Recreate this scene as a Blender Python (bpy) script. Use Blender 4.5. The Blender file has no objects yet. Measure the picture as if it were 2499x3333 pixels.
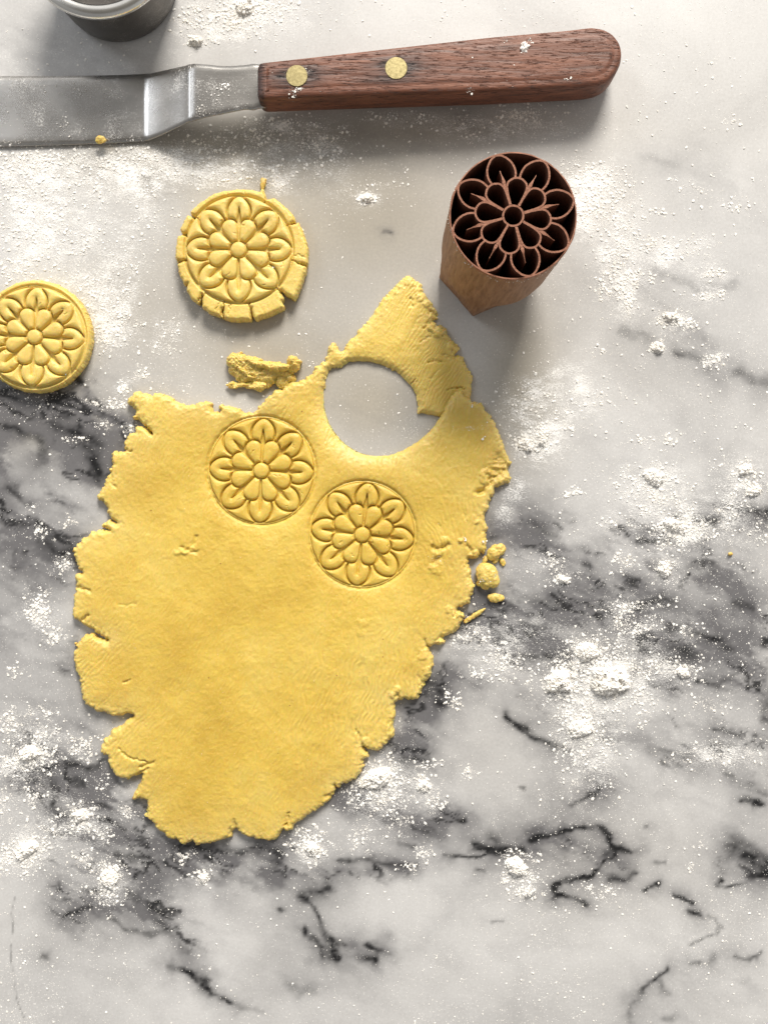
import bpy, bmesh, math, random
import numpy as np
from mathutils import Vector, kdtree

random.seed(7)
rng = np.random.default_rng(11)
scene = bpy.context.scene
COL = scene.collection

# ------------------------------------------------------------------ camera
CX, CY = 1249.5, 1666.5          # centre of the picture in photo pixels
S = 0.000128                     # metres on the worktop per photo pixel
D = 0.36                         # lens height above the worktop
camd = bpy.data.cameras.new('camera')
cam = bpy.data.objects.new('camera', camd)
COL.objects.link(cam)
cam.location = (0, 0, D)
camd.sensor_fit = 'HORIZONTAL'
camd.angle = 2 * math.atan(2499 * S / 2 / D)
camd.clip_start = 0.01
camd.clip_end = 50
scene.camera = cam

# ------------------------------------------------------------------ room light
w = bpy.data.worlds.new('World')
scene.world = w
w.use_nodes = True
nt = w.node_tree
bg = nt.nodes['Background']
geo = nt.nodes.new('ShaderNodeNewGeometry')
sep = nt.nodes.new('ShaderNodeSeparateXYZ')
nt.links.new(geo.outputs['Incoming'], sep.inputs[0])
ramp = nt.nodes.new('ShaderNodeValToRGB')
while len(ramp.color_ramp.elements) < 4: ramp.color_ramp.elements.new(0.5)
for el, (p_, c_) in zip(ramp.color_ramp.elements, [(0.0, (0.17, 0.155, 0.135)), (0.10, (0.20, 0.185, 0.165)), (0.24, (0.47, 0.465, 0.455)), (1.0, (0.67, 0.66, 0.645))]):
    el.position = p_; el.color = c_ + (1,)
mp = nt.nodes.new('ShaderNodeMapRange')
mp.inputs['From Min'].default_value = -1.0
mp.inputs['From Max'].default_value = 0.1
nt.links.new(sep.outputs['Z'], mp.inputs['Value'])
nt.links.new(mp.outputs['Result'], ramp.inputs[0])
dotn = nt.nodes.new('ShaderNodeVectorMath'); dotn.operation = 'DOT_PRODUCT'
nt.links.new(geo.outputs['Incoming'], dotn.inputs[0]); dotn.inputs[1].default_value = (-0.5, -0.87, 0.0)
mr2 = nt.nodes.new('ShaderNodeMapRange'); mr2.inputs['From Min'].default_value = -1; mr2.inputs['From Max'].default_value = 1
mr2.inputs['To Min'].default_value = 0.42; mr2.inputs['To Max'].default_value = 1.62
nt.links.new(dotn.outputs['Value'], mr2.inputs['Value'])
mul = nt.nodes.new('ShaderNodeVectorMath'); mul.operation = 'SCALE'
nt.links.new(ramp.outputs[0], mul.inputs[0]); nt.links.new(mr2.outputs[0], mul.inputs['Scale'])
nt.links.new(mul.outputs[0], bg.inputs['Color'])
bg.inputs['Strength'].default_value = 1.02


def area(name, loc, target, sx, sy, power, color):
    l = bpy.data.lights.new(name, 'AREA')
    l.shape = 'RECTANGLE'; l.size = sx; l.size_y = sy
    l.energy = power; l.color = color
    o = bpy.data.objects.new(name, l)
    COL.objects.link(o)
    o.location = loc
    o.rotation_euler = (Vector(target) - Vector(loc)).to_track_quat('-Z', 'Y').to_euler()
    return o


area('window_light', (0.45, 2.35, 1.75), (0, 0, 0), 1.05, 0.95, 140, (1.0, 0.95, 0.87))
area('side_window_light', (-1.7, 1.2, 1.5), (0, 0, 0), 0.8, 0.8, 13, (0.86, 0.92, 1.0))

scene.view_settings.view_transform = 'Standard'
scene.view_settings.look = 'None'
scene.view_settings.exposure = 0.0
scene.view_settings.gamma = 1.0
scene.render.engine = 'CYCLES'
scene.cycles.use_denoising = True
scene.cycles.max_bounces = 8


# ------------------------------------------------------------------ helpers
def P(px, py, z=0.0):
    """photo pixel -> world point at height z"""
    k = S * (D - z) / D
    return ((px - CX) * k, -(py - CY) * k, z)


def _h(ix, iy, iz, seed):
    n = (ix.astype(np.int64) * 374761393 + iy.astype(np.int64) * 668265263 + iz.astype(np.int64) * 2147483647 // 7 + seed * 974634777) & 0xffffffff
    n = ((n ^ (n >> 13)) * 1274126177) & 0xffffffff
    n = ((n ^ (n >> 16)) * 2246822519) & 0xffffffff
    return ((n ^ (n >> 15)) & 0xffffff) / float(0xffffff)


def vn(x, y, seed=0):
    x = np.asarray(x, float); y = np.asarray(y, float)
    ix = np.floor(x); iy = np.floor(y)
    fx = x - ix; fy = y - iy
    fx = fx * fx * fx * (fx * (fx * 6 - 15) + 10); fy = fy * fy * fy * (fy * (fy * 6 - 15) + 10)
    z = np.zeros_like(ix)
    a = _h(ix, iy, z, seed); b = _h(ix + 1, iy, z, seed)
    c = _h(ix, iy + 1, z, seed); d = _h(ix + 1, iy + 1, z, seed)
    return (a + (b - a) * fx) * (1 - fy) + (c + (d - c) * fx) * fy


def vn3(x, y, z, seed=0):
    ix = np.floor(x); iy = np.floor(y); iz = np.floor(z)
    f = [t - i for t, i in ((x, ix), (y, iy), (z, iz))]
    f = [t * t * (3 - 2 * t) for t in f]
    r = 0
    for a in (0, 1):
        for b in (0, 1):
            for c in (0, 1):
                wgt = (f[0] if a else 1 - f[0]) * (f[1] if b else 1 - f[1]) * (f[2] if c else 1 - f[2])
                r = r + wgt * _h(ix + a, iy + b, iz + c, seed)
    return r


def fbm(x, y, scale, octaves=4, seed=0, gain=0.5):
    """0..1 noise; scale = size of the largest lump in the units of x"""
    x = np.asarray(x, float) / scale; y = np.asarray(y, float) / scale
    s = 0; a = 1; t = 0
    for o in range(octaves):
        s = s + a * vn(x + 17.3 * o, y - 9.1 * o, seed + o * 31)
        t += a; a *= gain; x = x * 2.03; y = y * 2.03
    return s / t


def fbm3(p, scale, octaves=3, seed=0):
    s = 0; a = 1; t = 0
    q = p / scale
    for o in range(octaves):
        s = s + a * vn3(q[:, 0] + 5.2 * o, q[:, 1] + 1.7 * o, q[:, 2] - 3.1 * o, seed + 13 * o)
        t += a; a *= 0.5; q = q * 2.1
    return s / t


def sstep(a, b, x):
    t = np.clip((x - a) / (b - a), 0, 1)
    return t * t * (3 - 2 * t)


def link(name, me, mat, parent=None, **props):
    o = bpy.data.objects.new(name, me)
    COL.objects.link(o)
    if mat is not None:
        me.materials.append(mat)
    if parent is not None:
        o.parent = parent
    for k, v in props.items():
        o[k] = v
    return o


def np_mesh(name, verts, quads=None, tris=None, smooth=True):
    verts = np.asarray(verts, np.float32)
    me = bpy.data.meshes.new(name)
    me.vertices.add(len(verts))
    me.vertices.foreach_set('co', verts.ravel())
    nq = 0 if quads is None else len(quads)
    ntr = 0 if tris is None else len(tris)
    idx = []
    if nq: idx.append(np.asarray(quads, np.int32).ravel())
    if ntr: idx.append(np.asarray(tris, np.int32).ravel())
    idx = np.concatenate(idx)
    me.loops.add(len(idx))
    me.loops.foreach_set('vertex_index', idx)
    starts = np.concatenate([np.arange(nq) * 4, nq * 4 + np.arange(ntr) * 3]).astype(np.int32)
    me.polygons.add(nq + ntr)
    me.polygons.foreach_set('loop_start', starts)
    me.polygons.foreach_set('use_smooth', np.full(nq + ntr, smooth, bool))
    me.update(calc_edges=True)
    me.validate()
    return me


def attr(me, name, vals):
    a = me.attributes.new(name, 'FLOAT', 'POINT')
    a.data.foreach_set('value', np.asarray(vals, np.float32))


def empty(name, loc, label, cat, group=None):
    o = bpy.data.objects.new(name, None)
    COL.objects.link(o)
    o.location = loc
    o.empty_display_size = 0.01
    o['label'] = label; o['category'] = cat
    if group: o['group'] = group
    return o


# ------------------------------------------------------------------ materials
class NT:
    def __init__(self, name):
        self.m = bpy.data.materials.new(name)
        self.m.use_nodes = True
        self.t = self.m.node_tree
        self.b = self.t.nodes['Principled BSDF']

    def n(self, typ, **kw):
        nd = self.t.nodes.new(typ)
        for k, v in kw.items():
            if k.startswith('_'):
                setattr(nd, k[1:], v)
            else:
                nd.inputs[k.replace('__', ' ')].default_value = v
        return nd

    def l(self, a, b):
        self.t.links.new(a, b)

    def noise(self, scale, detail=4, rough=0.5, vec=None, dist=0.0):
        nd = self.n('ShaderNodeTexNoise', Scale=scale, Detail=detail, Roughness=rough, Distortion=dist)
        if vec is not None: self.l(vec, nd.inputs['Vector'])
        return nd.outputs['Fac']

    def ramp(self, fac, stops):
        r = self.n('ShaderNodeValToRGB')
        e = r.color_ramp.elements
        while len(e) < len(stops): e.new(0.5)
        for el, (p, c) in zip(e, stops):
            el.position = p
            el.color = tuple(c) + (1,) if len(c) == 3 else c
        self.l(fac, r.inputs[0])
        return r.outputs[0]

    def mix(self, fac, a, b, mode='MIX'):
        m = self.n('ShaderNodeMix', _data_type='RGBA', _blend_type=mode)
        for s_, v in ((0, fac), (6, a), (7, b)):
            if isinstance(v, (int, float)): m.inputs[s_].default_value = v
            elif isinstance(v, tuple): m.inputs[s_].default_value = v + (1,)
            else: self.l(v, m.inputs[s_])
        return m.outputs[2]

    def math(self, op, a, b=None, clamp=False):
        m = self.n('ShaderNodeMath', _operation=op, _use_clamp=clamp)
        for i, v in enumerate((a, b)):
            if v is None: continue
            if isinstance(v, (int, float)): m.inputs[i].default_value = v
            else: self.l(v, m.inputs[i])
        return m.outputs[0]

    def bump(self, h, strength, dist=0.0005, prev=None):
        b = self.n('ShaderNodeBump', Strength=strength, Distance=dist)
        self.l(h, b.inputs['Height'])
        if prev is not None: self.l(prev, b.inputs['Normal'])
        return b.outputs['Normal']

    def set(self, **kw):
        for k, v in kw.items():
            k = k.replace('__', ' ')
            if isinstance(v, (int, float)): self.b.inputs[k].default_value = v
            elif isinstance(v, tuple): self.b.inputs[k].default_value = v + (1,) if k.endswith('Color') else v
            else: self.l(v, self.b.inputs[k])
        return self


def mat_dough(name='raw_shortcrust_dough', pale=0.0):
    N = NT(name)
    co = N.n('ShaderNodeTexCoord').outputs['Object']
    a = N.noise(26, 7, 0.68, co)
    c = N.ramp(a, [(0.36, (0.575, 0.378, 0.054)), (0.52, (0.660, 0.462, 0.080)), (0.68, (0.700, 0.520, 0.120))])
    dry = N.n('ShaderNodeAttribute', _attribute_name='dry').outputs['Fac']
    c = N.mix(N.math('MULTIPLY', N.math('ADD', dry, pale), 0.5, True), c, (0.80, 0.665, 0.275))
    f = N.noise(1900, 3, 0.7, co)
    c = N.mix(N.math('MULTIPLY', N.math('SUBTRACT', f, 0.5, True), 1.1), c, (0.82, 0.66, 0.30))
    # tiny brown specks
    v = N.n('ShaderNodeTexVoronoi', Scale=210)
    N.l(co, v.inputs['Vector'])
    sp = N.math('LESS_THAN', v.outputs['Distance'], 0.07)
    rnd = N.n('ShaderNodeSeparateColor'); N.l(v.outputs['Color'], rnd.inputs[0])
    sp = N.math('MULTIPLY', sp, N.math('GREATER_THAN', rnd.outputs[0], 0.93))
    c = N.mix(N.math('MULTIPLY', sp, 0.75), c, (0.33, 0.13, 0.03))
    n1 = N.bump(N.noise(2300, 3, 0.65, co), 0.42, 0.00022)
    n2 = N.bump(N.noise(520, 5, 0.7, co), 0.26, 0.0005, n1)
    N.set(Base__Color=c, Roughness=N.ramp(f, [(0.3, (0.30,) * 3), (0.7, (0.55,) * 3)]), Specular__IOR__Level=0.5, Normal=n2)
    N.b.inputs['Subsurface Weight'].default_value = 0.55
    N.b.inputs['Subsurface Radius'].default_value = (1.0, 0.42, 0.10)
    N.b.inputs['Subsurface Scale'].default_value = 0.0011
    return N.m


def mat_flour():
    N = NT('wheat_flour')
    co = N.n('ShaderNodeTexCoord').outputs['Object']
    c = N.ramp(N.noise(120, 3, 0.5, co), [(0.3, (0.86, 0.82, 0.755)), (0.7, (0.92, 0.90, 0.865))])
    N.set(Base__Color=c, Roughness=0.75, Specular__IOR__Level=0.3, Normal=N.bump(N.noise(2500, 3, 0.7, co), 0.8, 0.0003))
    return N.m


def mat_marble():
    N = NT('veined_marble')
    co = N.n('ShaderNodeTexCoord').outputs['Object']
    vein = N.n('ShaderNodeAttribute', _attribute_name='vein').outputs['Fac']
    cloud = N.n('ShaderNodeAttribute', _attribute_name='cloud').outputs['Fac']
    film = N.n('ShaderNodeAttribute', _attribute_name='film').outputs['Fac']
    warm_shade = N.n('ShaderNodeAttribute', _attribute_name='warm_shade').outputs['Fac']
    base = N.ramp(N.noise(14, 6, 0.62, co, 0.6), [(0.3, (0.47, 0.46, 0.45)), (0.5, (0.55, 0.54, 0.53)), (0.72, (0.63, 0.62, 0.61))])
    base = N.mix(warm_shade, base, (0.315, 0.275, 0.205))  # beige stone tone and painted shade, blended into the base colour
    base = N.mix(cloud, base, (0.125, 0.121, 0.126))
    base = N.mix(vein, base, (0.014, 0.014, 0.015))
    # faint crystal mottling
    base = N.mix(0.16, base, N.ramp(N.noise(900, 3, 0.7, co), [(0.35, (0.32,) * 3), (0.65, (0.68,) * 3)]), 'OVERLAY')
    # dry flour film rubbed on the stone
    ms = N.n('ShaderNodeMapping'); N.l(co, ms.inputs['Vector']); ms.inputs['Rotation'].default_value = (0, 0, math.radians(38)); ms.inputs['Scale'].default_value = (.55, 1.3, 1)
    g = N.noise(1900, 4, 0.85, ms.outputs[0])
    g2 = N.noise(230, 5, 0.75, ms.outputs[0])
    m = N.math('MULTIPLY', N.math('ADD', g, N.math('MULTIPLY', g2, 0.5)), 1.0)
    m = N.math('ADD', m, N.math('MULTIPLY', film, 0.27))
    k = N.n('ShaderNodeMapRange'); k.inputs['From Min'].default_value = 0.90; k.inputs['From Max'].default_value = 1.03
    N.l(m, k.inputs['Value'])
    fm = N.math('MULTIPLY', k.outputs[0], N.math('MULTIPLY', film, 1.3, True), True)
    c = N.mix(N.math('MULTIPLY', fm, 0.88), base, (0.90, 0.885, 0.86))
    rough = N.math('ADD', N.math('MULTIPLY', film, 0.25), 0.30, True)
    N.set(Base__Color=c, Roughness=rough, Specular__IOR__Level=0.42, Normal=N.bump(N.noise(260, 3, 0.5, co), 0.03, 0.0005, N.bump(fm, 0.35, 0.0002)))
    return N.m


def mat_wood_handle():
    N = NT('oiled_rosewood')
    tc = N.n('ShaderNodeTexCoord').outputs['Object']
    mp_ = N.n('ShaderNodeMapping'); N.l(tc, mp_.inputs['Vector'])
    mp_.inputs['Rotation'].default_value = (0, 0, math.radians(-4.6))
    mp_.inputs['Scale'].default_value = (1, 14, 14)
    co = mp_.outputs[0]
    g = N.noise(38, 6, 0.65, co, 0.4)
    c = N.ramp(g, [(0.28, (0.050, 0.019, 0.011)), (0.45, (0.138, 0.049, 0.026)), (0.62, (0.205, 0.079, 0.044)), (0.8, (0.29, 0.128, 0.076))])
    mp2 = N.n('ShaderNodeMapping'); N.l(tc, mp2.inputs['Vector'])
    mp2.inputs['Rotation'].default_value = (0, 0, math.radians(-4.6))
    mp2.inputs['Scale'].default_value = (1, 9, 9)
    pores = N.noise(210, 4, 0.7, mp2.outputs[0], 0.2)
    pm = N.ramp(pores, [(0.33, (1, 1, 1)), (0.43, (0, 0, 0))])
    c = N.mix(N.math('MULTIPLY', pm, 0.55), c, (0.03, 0.013, 0.009))
    stain = N.n('ShaderNodeAttribute', _attribute_name='stain').outputs['Fac']
    c = N.mix(N.math('MULTIPLY', stain, N.ramp(pores, [(0.35, (1, 1, 1)), (0.66, (0.55, 0.55, 0.55))])), c, (0.012, 0.010, 0.012))
    inv = N.math('SUBTRACT', 1.0, pm)
    N.set(Base__Color=c, Roughness=N.ramp(g, [(0.3, (0.42,) * 3), (0.7, (0.58,) * 3)]), Specular__IOR__Level=0.45,
          Normal=N.bump(inv, 0.9, 0.0004, N.bump(g, 0.5, 0.0006)))
    return N.m


def mat_wood_stamp(name, c1, c2, vertical=True):
    N = NT(name)
    tc = N.n('ShaderNodeTexCoord').outputs['Object']
    mp_ = N.n('ShaderNodeMapping'); N.l(tc, mp_.inputs['Vector'])
    mp_.inputs['Scale'].default_value = (12, 12, 1.6)
    g = N.noise(60, 5, 0.65, mp_.outputs[0], 0.5)
    c = N.ramp(g, [(0.3, c1), (0.68, c2)])
    N.set(Base__Color=c, Roughness=0.62, Specular__IOR__Level=0.3,
          Normal=N.bump(g, 0.35, 0.0006, N.bump(N.noise(1500, 3, 0.6, tc), 0.3, 0.0002)))
    return N.m


def mat_steel(name, col, rough, brush_rot=None, bump=0.12, dusty=0.0):
    N = NT(name)
    tc = N.n('ShaderNodeTexCoord').outputs['Object']
    mp_ = N.n('ShaderNodeMapping'); N.l(tc, mp_.inputs['Vector'])
    mp_.inputs['Rotation'].default_value = (0, 0, math.radians(-2))
    mp_.inputs['Scale'].default_value = (1, 40, 1)
    g = N.noise(60, 4, 0.6, mp_.outputs[0])
    sm = N.noise(40, 4, 0.6, tc)
    r = N.math('ADD', N.math('MULTIPLY', sm, 0.22), rough - 0.08, True)
    c = N.mix(N.math('MULTIPLY', g, 0.35), col, tuple(x * 0.72 for x in col))
    if dusty:
        smear = N.ramp(N.noise(22, 5, 0.6, tc, 0.5), [(0.42, (1, 1, 1)), (0.60, (0, 0, 0))])
        c = N.mix(N.math('MULTIPLY', smear, 0.45), c, tuple(x * 0.42 for x in col))
        d = N.noise(2200, 3, 0.8, tc)
        d = N.ramp(N.math('ADD', N.math('MULTIPLY', d, 0.7), N.math('MULTIPLY', N.noise(70, 4, 0.7, tc), 0.5)), [(0.66, (0, 0, 0)), (0.76, (1, 1, 1))])
        c = N.mix(N.math('MULTIPLY', d, dusty), c, (0.85, 0.83, 0.8))
        met = N.math('SUBTRACT', 1.0, N.math('MULTIPLY', d, dusty))
        met = N.math('MULTIPLY', met, 0.88)
        N.set(Metallic=met)
    else:
        N.set(Metallic=1.0)
    N.set(Base__Color=c, Roughness=r, Normal=N.bump(g, bump, 0.0002))
    return N.m


def mat_brass():
    N = NT('dull_brass')
    tc = N.n('ShaderNodeTexCoord').outputs['Object']
    g = N.noise(900, 4, 0.7, tc)
    N.set(Base__Color=N.ramp(g, [(0.3, (0.20, 0.165, 0.075)), (0.7, (0.42, 0.355, 0.18))]), Metallic=0.75, Roughness=0.5,
          Normal=N.bump(g, 0.3, 0.0002))
    return N.m


M_DOUGH = mat_dough()
M_COOKIE = mat_dough('floured_cookie_dough', 0.55)
M_FLOUR = mat_flour()
M_MARBLE = mat_marble()
M_HANDLE = mat_wood_handle()
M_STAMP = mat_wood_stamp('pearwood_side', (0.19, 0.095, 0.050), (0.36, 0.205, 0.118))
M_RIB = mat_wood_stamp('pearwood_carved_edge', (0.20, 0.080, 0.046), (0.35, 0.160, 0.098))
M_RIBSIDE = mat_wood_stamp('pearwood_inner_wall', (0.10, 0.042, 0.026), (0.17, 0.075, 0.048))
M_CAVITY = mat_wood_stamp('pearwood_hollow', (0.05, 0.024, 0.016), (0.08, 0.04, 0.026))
M_BLADE = mat_steel('brushed_steel', (0.56, 0.54, 0.515), 0.24, dusty=0.8)
M_CUP = mat_steel('grey_cup_steel', (0.17, 0.16, 0.15), 0.40, bump=0.05, dusty=0.25)
M_RIM = mat_steel('polished_rim_steel', (0.80, 0.79, 0.76), 0.22, bump=0.02)
M_BRASS = mat_brass()

# ------------------------------------------------------------------ marble worktop
# strokes traced from the stone: (points in photo px, half width, strength)
def cr(ox, oy, s, pts):
    return [(ox + x * s, oy + y * s) for x, y in pts]


A_ = (1600, 1200, .5419); B_ = (1600, 1900, .5419); C_ = (1600, 2500, .5419)
E_ = (600, 2700, .6028); F_ = (0, 2300, .467); G_ = (0, 1200, .5426)
VEINS = [
    (cr(*A_, [(1130, 900), (1220, 905), (1330, 930)]), 15, .9),
    (cr(*A_, [(890, 1030), (1060, 1030)]), 10, .8),
    (cr(*A_, [(1420, 820), (1520, 840), (1640, 880)]), 20, .85),
    (cr(*A_, [(240, 920), (360, 990)]), 24, .35),
    (cr(*A_, [(840, 1240), (890, 1250)]), 8, .8),
    (cr(*A_, [(540, 1190), (600, 1195)]), 10, .6),
    (cr(*A_, [(1500, 20), (1659, 90)]), 18, .35),
    (cr(*A_, [(1180, 1180), (1330, 1200)]), 16, .35),
    (cr(*B_, [(200, 440), (330, 450), (470, 440)]), 17, .55),
    (cr(*B_, [(75, 800), (130, 840), (200, 880)]), 13, .85),
    (cr(*B_, [(200, 880), (330, 950), (480, 1000)]), 11, .7),
    (cr(*B_, [(640, 930), (780, 940)]), 9, .55),
    (cr(*B_, [(950, 1000), (1080, 1020), (1180, 1050)]), 12, .4),
    (cr(*B_, [(1310, 980), (1400, 1000)]), 14, .75),
    (cr(*B_, [(1330, 880), (1420, 900)]), 12, .55),
    (cr(*B_, [(1250, 605), (1360, 610)]), 11, .6),
    (cr(*B_, [(1380, 590), (1460, 540), (1500, 490)]), 9, .4),
    (cr(*B_, [(1050, 260), (1180, 280), (1300, 320), (1400, 340), (1430, 380)]), 16, .65),
    (cr(*B_, [(820, 150), (960, 100), (1070, 120)]), 14, .6),
    (cr(*B_, [(1470, 120), (1540, 130)]), 13, .6),
    (cr(*B_, [(850, 290), (920, 380), (1020, 480), (1200, 440)]), 20, .45),
    (cr(*B_, [(1100, 390), (1220, 440)]), 13, .5),
    (cr(*B_, [(1640, 740), (1659, 800)]), 20, .6),
    (cr(*B_, [(0, 100), (200, 100), (400, 130)]), 20, .35),
    (cr(*B_, [(180, 240), (320, 260)]), 12, .35),
    (cr(*B_, [(620, 1290), (640, 1200)]), 8, .5),
    (cr(*C_, [(240, 435), (340, 415), (420, 380), (520, 355), (620, 345), (680, 380)]), 7, .9),
    (cr(*C_, [(680, 380), (710, 420), (720, 470), (850, 490)]), 8, .85),
    (cr(*C_, [(720, 480), (750, 520), (735, 550), (690, 590), (650, 620), (590, 640), (450, 670), (390, 720)]), 8, .85),
    (cr(*C_, [(690, 520), (740, 500), (790, 480)]), 15, .65),
    (cr(*C_, [(390, 720), (375, 760), (460, 770), (520, 785), (565, 815)]), 8, .85),
    (cr(*C_, [(-120, 450), (-60, 480), (20, 500), (200, 490)]), 11, .8),
    (cr(*C_, [(0, 410), (50, 450), (60, 500)]), 18, .45),
    (cr(*C_, [(700, 690), (770, 670), (850, 620)]), 14, .6),
    (cr(*C_, [(920, 748), (940, 725), (990, 710)]), 8, .8),
    (cr(*C_, [(1090, 780), (1150, 805), (1220, 832)]), 7, .9),
    (cr(*C_, [(1195, 885), (1250, 887)]), 8, .9),
    (cr(*C_, [(1300, 875), (1360, 900), (1385, 940), (1330, 1000), (1250, 1030), (1180, 1060)]), 5, .42),
    (cr(*C_, [(900, 1330), (930, 1300), (960, 1280), (1040, 1220)]), 9, .75),
    (cr(*C_, [(900, 1330), (860, 1430), (830, 1537)]), 10, .4),
    (cr(*C_, [(1000, 1290), (1060, 1370)]), 10, .4),
    (cr(*C_, [(1010, 1500), (1090, 1510)]), 14, .35),
    (cr(*C_, [(1450, 1140), (1540, 1150), (1600, 1110)]), 7, .6),
    (cr(*C_, [(1200, 1170), (1240, 1165)]), 8, .55),
    (cr(*C_, [(1310, 1180), (1350, 1150)]), 12, .4),
    (cr(*C_, [(1520, 180), (1560, 200), (1600, 230)]), 13, .95),
    (cr(*C_, [(1420, 40), (1540, 100), (1659, 150)]), 10, .4),
    (cr(*C_, [(1460, 480), (1530, 530), (1600, 550), (1670, 600)]), 28, .75),
    (cr(*C_, [(1550, 640), (1659, 640)]), 11, .8),
    (cr(*C_, [(1390, 655), (1360, 680), (1400, 705), (1540, 690)]), 6, .6),
    (cr(*C_, [(914, 348), (922, 348)]), 7, .9),
    (cr(*C_, [(990, 578), (1060, 575)]), 6, .5),
    (cr(*C_, [(165, 97), (190, 103)]), 5, .6),
    (cr(*C_, [(480, 240), (530, 200), (620, 150), (640, 110)]), 6, .6),
    (cr(*C_, [(0, 920), (70, 900)]), 6, .35),
    (cr(*C_, [(200, 775), (260, 770)]), 8, .6),
    (cr(*C_, [(420, 480), (430, 550)]), 12, .25),
    (cr(*E_, [(650, 375), (690, 350), (740, 340), (790, 305)]), 18, .85),
    (cr(*E_, [(670, 400), (700, 440), (740, 490), (770, 560)]), 8, .7),
    (cr(*E_, [(640, 550), (720, 600), (745, 640), (765, 680)]), 10, .8),
    (cr(*E_, [(760, 560), (800, 600), (840, 680)]), 13, .8),
    (cr(*E_, [(765, 640), (800, 670), (845, 685)]), 14, .55),
    (cr(*E_, [(980, 620), (1010, 635), (1045, 665)]), 11, .85),
    (cr(*E_, [(960, 690), (1030, 710)]), 13, .8),
    (cr(*E_, [(520, 440), (526, 445)]), 9, .7),
    (cr(*E_, [(0, 770), (90, 820), (150, 880), (250, 940)]), 9, .7),
    (cr(*E_, [(250, 940), (330, 960), (420, 1000)]), 9, .25),
    (cr(*E_, [(550, 800), (620, 850), (690, 890)]), 20, .28),
    (cr(*E_, [(470, 210), (500, 150)]), 14, .5),
    (cr(*E_, [(0, 120), (100, 100), (350, 110), (500, 140)]), 18, .45),
    (cr(*E_, [(830, 160), (1000, 175), (1100, 190), (1250, 200)]), 8, .5),
    (cr(*E_, [(1150, 70), (1250, 90)]), 8, .4),
    (cr(*E_, [(1380, 130), (1470, 148), (1560, 155), (1659, 130)]), 6, .75),
    (cr(*E_, [(1545, 95), (1590, 100)]), 8, .85),
    (cr(*E_, [(1640, 110), (1720, 120)]), 13, .8),
    (cr(*E_, [(1562, 240), (1600, 240)]), 6, .65),
    (cr(*F_, [(180, 430), (300, 440), (400, 405), (500, 415), (700, 400)]), 15, .65),
    (cr(*F_, [(280, 440), (370, 560), (390, 700), (460, 760)]), 13, .55),
    (cr(*F_, [(500, 520), (580, 525)]), 10, .6),
    (cr(*F_, [(700, 800), (780, 830), (850, 850)]), 8, .7),
    (cr(*F_, [(820, 1020), (940, 1060), (1030, 1060)]), 10, .75),
    (cr(*F_, [(430, 1230), (420, 1260)]), 9, .6),
    (cr(*F_, [(460, 1460), (540, 1430), (640, 1415)]), 9, .8),
    (cr(*F_, [(600, 1280), (720, 1300)]), 9, .6),
    (cr(*F_, [(900, 1300), (940, 1340)]), 14, .55),
    (cr(*F_, [(1010, 1360), (1080, 1430), (1150, 1560), (1230, 1640), (1320, 1700)]), 12, .42),
    (cr(*F_, [(760, 1500), (900, 1550), (1050, 1570), (1130, 1570)]), 10, .5),
    (cr(*F_, [(1200, 1820), (1300, 1850), (1400, 1900), (1480, 2000)]), 14, .55),
    (cr(*F_, [(315, 1735), (330, 1735)]), 11, .45),
    (cr(*F_, [(760, 1650), (780, 1640)]), 9, .15),
    (cr(*F_, [(100, 1330), (80, 1450), (92, 1560), (70, 1700), (90, 1850), (115, 2000), (140, 2100), (175, 2210)]), 2.2, .5),
    (cr(*G_, [(0, 335), (100, 350)]), 11, .6),
    (cr(*G_, [(120, 390), (200, 430), (260, 480), (250, 560)]), 20, .5),
    (cr(*G_, [(300, 345), (400, 380), (560, 420), (620, 460)]), 13, .55),
    (cr(*G_, [(450, 390), (540, 480), (560, 560), (590, 620)]), 24, .75),
    (cr(*G_, [(40, 700), (110, 760), (170, 800)]), 11, .5),
    (cr(*G_, [(0, 930), (100, 930), (200, 945), (300, 1000)]), 13, .5),
    (cr(*G_, [(250, 1050), (340, 1110), (425, 1100)]), 24, .6),
    (cr(*G_, [(340, 290), (395, 292)]), 12, .6),
    ([(1240, 752), (1262, 757)], 6, .75),
    ([(1395, 2220), (1420, 2250), (1440, 2290)], 26, .65),
    ([(1320, 2470), (1370, 2485)], 18, .4),
    ([(1345, 2695), (1400, 2710)], 7, .6),
    ([(1495, 2668), (1515, 2672)], 11, .7),
    ([(1690, 2730), (1760, 2700)], 10, .3),
    ([(2035, 1075), (2120, 1110)], 16, .3),
    ([(2200, 1135), (2250, 1150), (2310, 1190)], 18, .45),
    ([(430, 530), (520, 600)], 26, .22),
    ([(2130, 880), (2260, 930), (2380, 930)], 16, .25),
    ([(2100, 520), (2200, 530)], 20, .14),
]
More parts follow.
